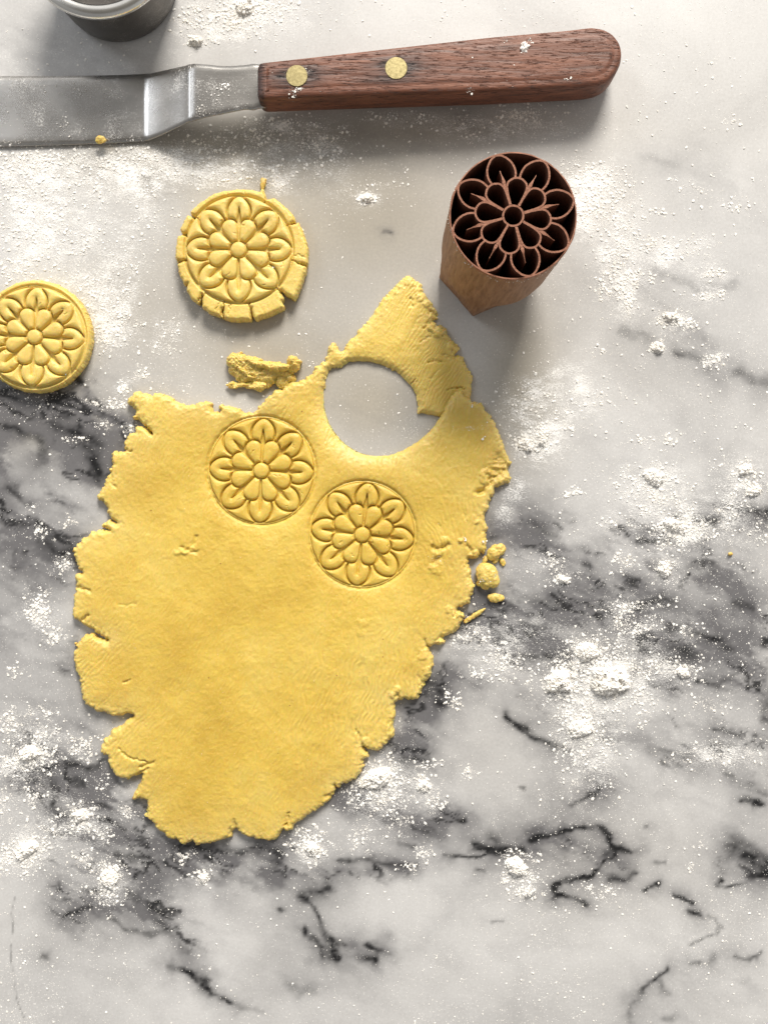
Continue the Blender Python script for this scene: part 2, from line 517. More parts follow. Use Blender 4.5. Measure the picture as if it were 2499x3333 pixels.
CLOUDS = [
    ([(-50, 1320), (100, 1330), (220, 1390), (360, 1490)], 120, .95),
    ([(-50, 1600), (60, 1700), (200, 1760)], 110, .55),
    ([(-60, 1960), (200, 2080), (260, 2250)], 110, .22),
    ([(60, 2480), (230, 2560), (300, 2760), (420, 2850)], 120, .50),
    ([(330, 2560), (430, 2660), (640, 2790), (900, 2800)], 75, .70),
    ([(250, 2950), (420, 2930)], 70, .38),
    ([(430, 2900), (560, 3030), (640, 3120)], 48, .30),
    ([(1100, 2560), (1300, 2640), (1420, 2660)], 75, .45),
    ([(850, 2840), (1150, 2820), (1350, 2830)], 38, .35),
    ([(1310, 2460), (1420, 2260), (1480, 2180)], 65, .5),
    ([(1560, 1720), (1750, 1740), (1900, 1850), (2150, 1850), (2350, 1860)], 85, .48),
    ([(1560, 2030), (1800, 2060), (2000, 2080), (2300, 2080), (2500, 2130)], 110, .74),
    ([(2050, 1740), (2250, 1700), (2500, 1680)], 60, .40),
    ([(2250, 2250), (2500, 2330)], 100, .42),
    ([(1780, 2260), (2000, 2400), (2250, 2460), (2500, 2440)], 75, .25),
    ([(1780, 2740), (1900, 2790), (1980, 2810)], 60, .42),
    ([(2400, 2790), (2520, 2830)], 60, .42),
    ([(1850, 2600), (1980, 2560)], 55, .22),
    ([(1980, 880), (2200, 1010), (2350, 1180), (2520, 1240)], 50, .22),
    ([(2150, 500), (2300, 560), (2500, 760)], 90, .08),
    ([(1480, 400), (1250, 480), (950, 450)], 130, .14),
    ([(1070, 3130), (1230, 3110)], 45, .30),
    ([(2060, 3260), (2180, 3380)], 70, .20),
    ([(2200, 3180), (2450, 3170)], 60, .16),
    ([(30, 120), (250, 200), (420, 230)], 90, .12),
]
CL = [
    (1830, 2225, 48, 44, 420, 1.3), (1985, 2200, 60, 60, 620, 1.3), (1915, 2120, 42, 30, 300, 1.2), (1895, 2370, 48, 55, 460, 1.2), (1925, 2450, 50, 45, 220, 1.0),
    (2085, 2280, 30, 34, 120, 1.2), (2120, 2170, 40, 22, 120, 1.3), (2225, 2190, 26, 20, 90, 1.3), (2050, 1975, 60, 14, 120, 1.2), (2070, 2045, 40, 14, 120, 1.2), (2020, 2020, 16, 26, 60, 1.2),
    (1625, 2170, 45, 28, 130, 1.2), (2240, 2050, 20, 22, 50, 1.1), (2360, 2460, 90, 28, 260, .9), (1900, 2560, 90, 60, 260, .8), (2300, 2290, 30, 20, 60, 1.0),
    (2120, 1570, 60, 40, 220, 1.3), (2140, 1620, 50, 30, 200, 1.3), (2200, 1710, 50, 26, 240, 1.4), (2205, 1745, 34, 20, 100, 1.4), (2290, 1720, 60, 30, 180, 1.1), (2410, 1530, 36, 30, 120, 1.2),
    (2440, 1590, 30, 22, 110, 1.2), (2375, 1665, 20, 12, 50, 1.2), (2480, 1740, 40, 20, 90, 1.2), (2160, 1850, 30, 30, 130, 1.3), (2025, 1830, 26, 22, 80, 1.3), (1830, 1885, 26, 16, 70, 1.4),
    (1785, 1825, 28, 20, 70, 1.1), (1710, 1440, 30, 24, 140, 1.4), (1762, 1420, 18, 36, 110, 1.5), (1700, 1300, 40, 45, 160, 1.0), (1900, 1285, 70, 60, 240, .9), (1855, 1605, 26, 10, 50, 1.4), (1855, 1390, 20, 12, 30, 1.3),
    (2085, 1435, 16, 12, 30, 1.4), (2185, 1430, 26, 16, 50, 1.3), (1975, 1705, 30, 12, 50, 1.1), (1825, 1345, 40, 40, 100, 1.0),
    (1230, 2540, 55, 40, 500, 1.3), (1240, 2600, 60, 50, 300, 1.2), (1378, 2560, 16, 18, 60, 1.6), (1415, 2610, 20, 25, 80, 1.3), (1180, 2730, 30, 22, 90, 1.3), (1380, 2780, 14, 18, 50, 1.6), (1330, 2820, 20, 12, 30, 1.2),
    (1000, 2745, 40, 30, 170, 1.4), (1020, 2770, 26, 26, 100, 1.4), (1390, 2495, 16, 10, 30, 1.5), (1435, 2485, 8, 6, 12, 1.4), (1525, 2515, 20, 14, 40, 1.4), (1690, 2845, 40, 40, 220, 1.5), (1720, 2900, 26, 18, 70, 1.3),
    (1460, 2260, 8, 8, 12, 1.8), (1480, 2285, 14, 10, 40, 1.5), (1550, 2195, 14, 10, 40, 1.5), (1640, 2150, 30, 26, 90, 1.4), (1915, 2895, 16, 12, 30, 1.2), (1990, 2900, 14, 12, 30, 1.2), (1945, 2915, 14, 10, 20, 1.1),
    (2245, 2820, 8, 10, 16, 1.3), (2275, 2760, 14, 14, 14, 1.6), (1530, 2060, 30, 18, 90, 1.1), (1560, 2080, 30, 20, 80, 1.0), (1470, 2085, 20, 10, 50, 1.1),
    (130, 1970, 24, 26, 130, 1.4), (115, 2010, 20, 14, 60, 1.3), (175, 2070, 18, 20, 80, 1.4), (205, 1840, 22, 20, 80, 1.2), (130, 1730, 16, 18, 60, 1.2), (225, 1700, 12, 10, 30, 1.2), (110, 1650, 12, 10, 24, 1.2),
    (50, 2185, 16, 16, 40, 1.2), (145, 2315, 20, 16, 60, 1.2), (45, 2350, 32, 28, 170, 1.2), (150, 2390, 24, 20, 80, 1.3), (105, 2460, 40, 28, 230, 1.5), (255, 2435, 30, 22, 110, 1.3), (30, 2490, 30, 20, 120, 1.2),
    (115, 2590, 20, 16, 70, 1.5), (265, 2655, 28, 22, 170, 1.5), (255, 2700, 20, 14, 50, 1.3), (90, 2770, 48, 36, 320, 1.4), (330, 2715, 20, 14, 50, 1.2), (175, 2700, 30, 14, 70, 1.1), (355, 2860, 26, 34, 190, 1.5),
    (345, 2920, 20, 14, 60, 1.1), (410, 2645, 14, 14, 50, 1.2), (330, 2545, 16, 14, 30, 1.2), (15, 2620, 26, 40, 110, 1.1), (660, 2855, 16, 16, 60, 1.5), (595, 2790, 20, 12, 40, 1.2), (20, 2800, 26, 30, 120, 1.1), (270, 2795, 24, 16, 60, 1.1),
    (700, 60, 70, 30, 260, 1.3), (800, 30, 60, 26, 260, 1.4), (640, 130, 22, 16, 60, 1.5), (620, 60, 30, 30, 100, 1.1), (900, 20, 60, 20, 160, 1.1), (760, 90, 60, 25, 120, 1.0),
    (1195, 647, 20, 10, 70, 1.6), (1240, 600, 40, 12, 40, .9), (1700, 375, 50, 16, 140, 1.3), (1300, 385, 120, 14, 120, 1.0), (1050, 480, 40, 28, 120, 1.1), (1040, 440, 60, 20, 80, 1.0), (1560, 420, 100, 20, 110, .9),
    (1930, 565, 60, 26, 280, 1.1), (1960, 610, 60, 30, 260, 1.0), (1900, 680, 45, 28, 320, 1.1), (1990, 700, 60, 34, 300, 1.0), (2020, 780, 40, 30, 220, 1.0), (2010, 870, 26, 40, 260, 1.1), (1985, 940, 26, 24, 160, 1.2),
    (2045, 975, 14, 30, 130, 1.3), (2065, 900, 10, 14, 40, 1.4), (2110, 905, 14, 8, 20, 1.4), (2120, 800, 22, 10, 30, 1.7), (2190, 820, 50, 22, 110, 1.0), (2270, 790, 26, 20, 70, 1.2), (2330, 890, 28, 14, 70, 1.3),
    (2310, 960, 34, 10, 80, 1.3), (2185, 1035, 28, 18, 130, 1.5), (2240, 1055, 18, 14, 70, 1.4), (2140, 1130, 14, 12, 50, 1.8), (2340, 1165, 14, 12, 50, 1.6), (2300, 1180, 14, 14, 50, 1.3), (2280, 620, 40, 30, 50, 1.3), (2400, 670, 24, 16, 40, 1.5),
    (2150, 690, 20, 8, 20, 1.5), (2190, 585, 12, 6, 14, 1.4), (2380, 390, 16, 16, 20, 1.6), (2100, 780, 30, 10, 40, 1.1), (1950, 1140, 20, 8, 20, 1.4), (2330, 240, 30, 40, 24, 1.2),
    (330, 950, 60, 50, 280, 1.0), (370, 1060, 40, 40, 240, 1.1), (350, 1110, 24, 14, 60, 1.5), (320, 860, 60, 40, 160, .9), (550, 1080, 22, 30, 90, 1.0), (530, 1130, 30, 20, 60, 1.0), (455, 1220, 16, 12, 50, 1.3), (400, 1260, 12, 12, 60, 1.4),
    (370, 1315, 20, 10, 60, 1.3), (435, 1395, 16, 10, 50, 1.3), (400, 1315, 10, 10, 20, 1.2), (310, 1315, 22, 8, 30, 1.3), (260, 1430, 14, 6, 16, 1.3), (340, 1380, 16, 12, 40, 1.1), (220, 1430, 10, 6, 14, 1.3),
    (60, 640, 90, 50, 400, 1.0), (80, 760, 90, 60, 420, 1.0), (200, 700, 80, 60, 300, .9), (250, 780, 60, 50, 200, .9), (60, 870, 70, 30, 260, 1.2), (470, 740, 60, 50, 160, .8), (430, 640, 80, 50, 220, .9),
    (80, 520, 110, 26, 420, 1.1), (250, 530, 110, 30, 420, 1.0), (430, 530, 100, 34, 360, 1.0), (620, 510, 90, 34, 320, 1.0), (800, 450, 80, 30, 260, 1.1), (900, 400, 60, 16, 160, 1.1), (840, 560, 70, 30, 160, .9), (1020, 560, 60, 40, 90, .8),
    (900, 590, 14, 20, 50, 1.1), (700, 590, 30, 20, 70, .9), (450, 860, 30, 40, 70, .8), (1320, 2680, 30, 20, 40, 1.0), (640, 2730, 1, 1, 2, 1),
]
FILM = [  # flour film rubbed on the stone: (x, y, rx, ry, strength)
    (300, 560, 420, 70, .75), (820, 560, 300, 80, .5), (90, 750, 190, 160, .50), (400, 700, 260, 110, .35),
    (330, 1000, 130, 170, .7), (560, 1080, 110, 90, .35), (800, 60, 200, 90, .85), (1400, 400, 500, 60, .3),
    (1910, 620, 120, 90, .8), (1960, 760, 150, 90, .7), (2040, 900, 80, 130, .7), (2200, 850, 150, 80, .5),
    (1720, 1330, 120, 110, .65), (1850, 1270, 140, 150, .55), (1760, 1480, 110, 90, .6), (1680, 1590, 60, 50, .8),
    (1640, 1670, 45, 60, .85), (2150, 1560, 180, 90, .6), (2200, 1700, 220, 120, .65), (2440, 1560, 130, 120, .6),
    (1680, 1830, 80, 80, .5), (2020, 2200, 230, 180, .65), (1900, 2400, 120, 130, .7), (2350, 2450, 170, 60, .5),
    (1700, 2050, 160, 100, .5), (1560, 2110, 90, 70, .55), (1240, 2580, 130, 110, .6), (1000, 2760, 60, 60, .6),
    (100, 2000, 120, 90, .35), (120, 2500, 150, 120, .5), (230, 2680, 200, 120, .35), (100, 2760, 110, 80, .5),
    (350, 2870, 120, 90, .35), (2150, 1000, 220, 150, .35), (1100, 620, 160, 120, .25), (150, 200, 300, 150, .45),
    (520, 180, 120, 100, .45), (1750, 420, 300, 60, .4),
]
WARM_SHADE = [  # honey-toned stone and shade around cookie, stamp and knife, put into the colour
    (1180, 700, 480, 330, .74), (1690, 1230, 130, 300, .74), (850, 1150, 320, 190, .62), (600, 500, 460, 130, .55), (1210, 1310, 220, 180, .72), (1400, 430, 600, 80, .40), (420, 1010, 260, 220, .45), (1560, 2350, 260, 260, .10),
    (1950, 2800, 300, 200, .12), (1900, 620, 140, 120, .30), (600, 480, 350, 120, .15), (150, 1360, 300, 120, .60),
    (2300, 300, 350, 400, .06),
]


def stroke_field(X, Y, strokes, sharp, lo, hi, seed):
    out = np.zeros(X.shape)
    for i, (pts, hw, st) in enumerate(strokes):
        pts = np.array(pts, float)
        m = hw * 4 + 10
        x0, y0 = pts.min(0) - m; x1, y1 = pts.max(0) + m
        sel = np.nonzero((X > x0) & (X < x1) & (Y > y0) & (Y < y1))
        if len(sel[0]) == 0: continue
        x = X[sel]; y = Y[sel]
        d = np.full(x.shape, 1e9)
        for (ax, ay), (bx, by) in zip(pts[:-1], pts[1:]):
            vx, vy = bx - ax, by - ay
            t = np.clip(((x - ax) * vx + (y - ay) * vy) / max(vx * vx + vy * vy, 1e-6), 0, 1)
            d = np.minimum(d, np.hypot(x - ax - t * vx, y - ay - t * vy))
        f = st * np.exp(-(d / (hw * 1.12)) ** sharp)
        out[sel] = 1 - (1 - out[sel]) * (1 - f)
    return out


def marble():
    fx = np.arange(-60, 2561, 6.0); fy = np.arange(-60, 3394, 6.0)
    def ext(a, n=16):
        lo = a[0] - np.cumsum(6 * 1.35 ** np.arange(1, n + 1)); hi = a[-1] + np.cumsum(6 * 1.35 ** np.arange(1, n + 1))
        return np.concatenate([lo[::-1], a, hi])
    gx = ext(fx); gy = ext(fy)
    X, Y = np.meshgrid(gx, gy)
    # warp so the traced strokes get natural ragged edges
    wx = (fbm(X, Y, 60, 4, 3) - .5) * 44 + (fbm(X, Y, 14, 3, 5) - .5) * 11
    wy = (fbm(X, Y, 60, 3, 4) - .5) * 38 + (fbm(X, Y, 14, 2, 6) - .5) * 6
    thin = [v for v in VEINS if v[1] < 3]; rest = [v for v in VEINS if v[1] >= 3]
    v = stroke_field(X + wx, Y + wy, rest, 2.1, 0, 1, 1)
    tex = fbm(X * .8 + Y * .35, Y * 1.5 - X * .6, 34, 5, 21, .62)
    v = np.clip(v * (0.10 + 2.0 * tex), 0, 1) ** 1.05
    v = np.clip(v * (.75 + .5 * fbm(X * .9 + Y * .4, Y * 1.4 - X * .6, 13, 2, 23)), 0, 1)
    v2 = stroke_field(X + wx * .25, Y + wy * .25, thin, 2, 0, 1, 1) * sstep(.35, .6, fbm(X, Y, 30, 3, 8))
    v = np.maximum(v, v2)
    c = stroke_field(X + wx * 2.2, Y + wy * 2.2, CLOUDS, 1.6, 0, 1, 2)
    tex2 = fbm(X * .7 + Y * .3, Y * 1.3 - X * .5, 120, 6, 41, .58)
    uu = X * .90 + Y * .43; vv = Y * .90 - X * .43
    st = fbm(uu / 3.2 + wx * .4, vv + wy * .7, 60, 6, 43, .64)
    c = np.clip(c * (0.26 + .8 * sstep(.25, .75, tex2) + 1.25 * sstep(.38, .66, st)), 0, .93)
    rid2 = 1 - np.abs(2 * fbm(uu / 2.6 + wx, vv + wy, 75, 4, 47, .55) - 1)
    v = np.maximum(v, sstep(.90, .985, rid2) * sstep(.14, .6, c) * .92 * sstep(.32, .55, fbm(X, Y, 110, 3, 48)))
    # generic faint veining everywhere
    rid = 1 - np.abs(2 * fbm(X * .6 + Y * .45 + wx, Y * 1.1 - X * .5 + wy, 260, 5, 61) - 1)
    halo = stroke_field(X + wx * 1.6, Y + wy * 1.6, [(p, h * 3.4, s_ * .60) for p, h, s_ in VEINS if h >= 6], 1.5, 0, 1, 3)
    c = 1 - (1 - c) * (1 - halo * (.35 + .9 * tex2))
    c = np.clip(c + .09 * sstep(.80, 1.0, rid) * sstep(600, 1700, Y) + .30 * sstep(.42, .75, fbm(X * .8 + Y * .4, Y * 1.2 - X * .4, 380, 6, 63, .6)) * (.25 + .75 * sstep(1100, 1700, Y)) * (1 - .5 * sstep(2700, 3100, Y)), 0, .95)
    film = np.zeros(X.shape); warm_shade = np.zeros(X.shape)
    for x, y, rx, ry, s_ in FILM:
        film = 1 - (1 - film) * (1 - s_ * np.exp(-(((X - x) / rx) ** 2 + ((Y - y) / ry) ** 2) * 1.1))
    for x, y, sx, sy, n_, f_ in CL:
        if n_ >= 50:
            s_ = min(.68, .22 + n_ / (sx * sy) * 1.4); rx = sx * 1.9 + 12; ry = sy * 1.9 + 12
            film = 1 - (1 - film) * (1 - s_ * np.exp(-(((X - x) / rx) ** 2 + ((Y - y) / ry) ** 2) * 1.1))
    film = np.clip(film * (.35 + 1.1 * fbm(X, Y, 70, 4, 71)), 0, 1)
    for x, y, rx, ry, s_ in WARM_SHADE:
        warm_shade = 1 - (1 - warm_shade) * (1 - s_ * np.exp(-(((X - x) / rx) ** 2 + ((Y - y) / ry) ** 2)))
    ny, nx = X.shape
    top = np.stack([(X - CX) * S, -(Y - CY) * S, np.zeros_like(X)], -1).reshape(-1, 3)
    I = np.arange(nx * ny).reshape(ny, nx)
    q = np.stack([I[1:, :-1], I[1:, 1:], I[:-1, 1:], I[:-1, :-1]], -1).reshape(-1, 4)
    ring = np.concatenate([I[0, :], I[1:, -1], I[-1, -2::-1], I[-2:0:-1, 0]])
    low = top[ring].copy(); low[:, 2] = -0.03
    n0 = len(top); k = len(ring); a = np.arange(k); b = (a + 1) % k
    side = np.stack([ring[a], ring[b], n0 + b, n0 + a], -1)
    me = np_mesh('marble_worktop', np.concatenate([top, low]), np.concatenate([q, side]))
    z = np.zeros(k)
    for nm, f in (('vein', v), ('cloud', c), ('film', film), ('warm_shade', warm_shade)):
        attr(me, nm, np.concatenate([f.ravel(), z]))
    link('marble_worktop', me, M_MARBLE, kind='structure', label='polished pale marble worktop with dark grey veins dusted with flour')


marble()

# ------------------------------------------------------------------ rosette relief
INNER = [(.170, .064), (.22, .086), (.30, .117), (.36, .138), (.41, .151), (.455, .157), (.50, .150), (.54, .127), (.575, .085), (.594, .042), (.600, 0)]
OUTER = [(.562, .190), (.60, .206), (.65, .219), (.70, .223), (.76, .216), (.82, .196), (.88, .160), (.935, .110), (.972, .052), (.986, 0)]
SPIKE = [(.30, .0), (.38, .002), (.44, .009), (.50, .019), (.545, .030), (.58, .024), (.64, .012), (.71, .004), (.76, .0)]


def catmull(pts, n):
    pts = np.array(pts, float)
    p = np.concatenate([[2 * pts[0] - pts[1]], pts, [2 * pts[-1] - pts[-2]]])
    out = []
    for i in range(1, len(p) - 2):
        for t in np.linspace(0, 1, n, endpoint=False):
            a, b, c, d = p[i - 1], p[i], p[i + 1], p[i + 2]
            out.append(.5 * ((2 * b) + (-a + c) * t + (2 * a - 5 * b + 4 * c - d) * t * t + (-a + 3 * b - 3 * c + d) * t ** 3))
    out.append(pts[-1])
    return np.array(out)


def rosette(x, y, hw=0.014, ring=True, seed=0, warp=0.008):
    """x,y in units of the stamp radius, y up; returns distance to the nearest carved line (0 inside a line)"""
    x = x + (fbm(x + 9, y, .8, 2, seed + 1) - .5) * warp * 3
    y = y + (fbm(x, y + 7, .8, 2, seed + 2) - .5) * warp * 3
    r = np.hypot(x, y); th = np.arctan2(x, y)
    p8 = math.pi / 8
    tf = np.abs(np.mod(th + p8, 2 * p8) - p8)
    u = r * np.cos(tf); v = r * np.sin(tf)
    C = []
    inn = catmull(INNER, 7); out = catmull(OUTER, 7); spk = catmull(SPIKE, 6)
    ca, sa = math.cos(p8), math.sin(p8)
    for sg in (1, -1):
        iu, iv = inn[:, 0], inn[:, 1] * sg
        C.append(np.stack([iu * ca - iv * sa, iu * sa + iv * ca, np.full(len(iu), hw)], 1))
        C.append(np.stack([out[:, 0], out[:, 1] * sg, np.full(len(out), hw)], 1))
    C.append(np.stack([spk[:, 0], 0 * spk[:, 0], np.maximum(spk[:, 1], .0) + hw * .6 * (spk[:, 0] < .73)], 1))
    t = np.linspace(-.1, p8 * 2, 14)
    C.append(np.stack([.158 * np.cos(t), .158 * np.sin(t), np.full(14, hw)], 1))
    d = np.full(x.shape, 9.0)
    for row in np.concatenate(C):
        d = np.minimum(d, np.hypot(u - row[0], v - row[1]) - row[2])
    if ring:
        d = np.minimum(d, np.abs(r - 1.0) - hw * 1.25)
    return np.maximum(d, 0), r


def relief(x, y, seed):
    d, r = rosette(x, y, .0095, seed=seed)
    pil = .50 * sstep(-.002, .018, d) + .50 * np.sqrt(1 - (1 - np.clip(d / .125, 0, 1)) ** 2)
    return pil - 1.0, d, r      # -1 in the grooves .. 0 on the crowns


# ------------------------------------------------------------------ dough
def resample(poly, step):
    poly = np.array(poly, float)
    nxt = np.roll(poly, -1, 0)
    out = []
    for a, b in zip(poly, nxt):
        n = max(1, int(round(np.hypot(*(b - a)) / step)))
        for k in range(n):
            out.append(a + (b - a) * k / n)
    return np.array(out)


def roughen(poly, seed, amp, step=2.5, mask=None):
    p = resample(poly, step)
    # light smoothing, then crumbly jitter
    for _ in range(2):
        p = .5 * p + .25 * (np.roll(p, 1, 0) + np.roll(p, -1, 0))
    t = np.roll(p, -1, 0) - np.roll(p, 1, 0)
    L = np.hypot(t[:, 0], t[:, 1])[:, None] + 1e-9
    n = np.stack([t[:, 1], -t[:, 0]], 1) / L
    j = (fbm(p[:, 0], p[:, 1], 26, 2, seed) - .5) * 10 + (fbm(p[:, 0], p[:, 1], 9, 2, seed + 5) - .5) * 8
    j = j + (vn(p[:, 0] / 4.5, p[:, 1] / 4.5, seed + 6) - .5) * 5.5
    j = j * amp
    if mask is not None: j = j * mask(p[:, 0], p[:, 1])
    return p + n * j[:, None]


def inside_rows(poly, gx, gy):
    X0 = poly[:, 0]; Y0 = poly[:, 1]; X1 = np.roll(X0, -1); Y1 = np.roll(Y0, -1)
    res = np.zeros((len(gy), len(gx)), bool)
    for j, y in enumerate(gy):
        m = (Y0 <= y) != (Y1 <= y)
        xs = np.sort(X0[m] + (y - Y0[m]) * (X1[m] - X0[m]) / (Y1[m] - Y0[m]))
        res[j] = (np.searchsorted(xs, gx) % 2) == 1
    return res


def sheet(name, poly, step, T, hfun, seed, bulge=2.0, underside=True, base=0.0, depth=0.0, dry=False):
    """solid piece of dough from its traced outline (photo px at height T)"""
    x0, y0 = poly.min(0); x1, y1 = poly.max(0)
    gx = np.arange(x0 - step, x1 + step, step) + .01; gy = np.arange(y0 - step, y1 + step, step) + .013
    ins = inside_rows(poly, gx, gy)
    cell = ins[:-1, :-1] & ins[1:, :-1] & ins[:-1, 1:] & ins[1:, 1:]
    used = np.zeros(ins.shape, bool)
    for a in (slice(0, -1), slice(1, None)):
        for b in (slice(0, -1), slice(1, None)):
            used[a, b] |= cell
    idx = np.full(ins.shape, -1, np.int64); idx[used] = np.arange(used.sum())
    X, Y = np.meshgrid(gx, gy)
    px = X[used]; py = Y[used]
    cj, ci = np.nonzero(cell)
    q = np.stack([idx[cj + 1, ci], idx[cj + 1, ci + 1], idx[cj, ci + 1], idx[cj, ci]], 1)
    # boundary edges (directed, face on their left)
    E = np.concatenate([q[:, [0, 1]], q[:, [1, 2]], q[:, [2, 3]], q[:, [3, 0]]])
    N = len(px)
    key = E[:, 0] * N + E[:, 1]; rkey = E[:, 1] * N + E[:, 0]
    be = E[~np.isin(key, rkey)]
    kd = kdtree.KDTree(len(poly))
    for i, p in enumerate(poly): kd.insert((p[0], p[1], 0), i)
    kd.balance()
    d = np.array([kd.find((a, b, 0))[2] for a, b in zip(px, py)])
    bv = np.unique(be)
    for i in bv:
        c = kd.find((px[i], py[i], 0))[0]
        if d[i] < step * 2.2:
            px[i] += (c[0] - px[i]) * .92; py[i] += (c[1] - py[i]) * .92
    d[bv] = 0
    z = hfun(px, py, d)
    # outward normals on the boundary
    nx = np.zeros(N); ny = np.zeros(N)
    ex = px[be[:, 1]] - px[be[:, 0]]; ey = py[be[:, 1]] - py[be[:, 0]]
    # quads run counter-clockwise in world (y up); outward = right of the edge
    for c in (0, 1):
        np.add.at(nx, be[:, c], -ey); np.add.at(ny, be[:, c], ex)
    L = np.hypot(nx, ny) + 1e-9; nx /= L; ny /= L
    K = S * (D - T) / D
    V = [np.stack([(px - CX) * K, -(py - CY) * K, z + base], 1)]
    F = [q]
    remap = np.full(N, -1, np.int64)
    prev = np.arange(N)
    off = N
    fr = (.80, .52, .25, 0.0)
    for li, f in enumerate(fr):
        ids = bv
        out = bulge * math.sin(math.pi * min(1, (1 - f) * .9 + .1)) + (fbm(px[ids], py[ids] + li * 37, 9, 2, seed + li) - .45) * bulge * 2.2
        if li == 3: out = out * .3 - 1.0
        zz = depth + (z[ids] - depth) * f
        zz = np.maximum(zz + (fbm(px[ids] + 50 * li, py[ids], 12, 2, seed + 9) - .5) * T * .16 * (li < 3), 0.00005 * (li < 3)) + (0.00004 if base == 0 else 0)
        V.append(np.stack([(px[ids] + nx[ids] * out - CX) * K, -(py[ids] + ny[ids] * out - CY) * K, zz + base * (1)], 1))
        cur = np.full(N, -1, np.int64); cur[ids] = off + np.arange(len(ids))
        F.append(np.stack([be[:, 1], be[:, 0], cur[be[:, 0]], cur[be[:, 1]]], 1) if li == 0 else
                 np.stack([prev[be[:, 1]], prev[be[:, 0]], cur[be[:, 0]], cur[be[:, 1]]], 1))
        prev = cur; off += len(ids)
    # underside
    inner = np.ones(N, bool); inner[bv] = False
    bot = prev.copy()
    ii = np.nonzero(inner)[0]
    bot[ii] = off + np.arange(len(ii))
    if not underside:
        return np_mesh(name, np.concatenate(V), np.concatenate(F))
    V.append(np.stack([(px[ii] - CX) * K, -(py[ii] - CY) * K, np.full(len(ii), 0.00004 + base)], 1))
    F.append(bot[q[:, ::-1]])
    V = np.concatenate(V)
    me = np_mesh(name, V, np.concatenate(F))
    if dry:
        dr = np.zeros(len(V)); dr[:N] = (np.exp(-d / 46.0) * .70 + .16 * np.exp(-d / 160.0)) * (.35 + 1.1 * fbm(px, py, 90, 4, seed + 70)); dr[N:off] = .6
        attr(me, 'dry', np.clip(dr, 0, 1))
    return me


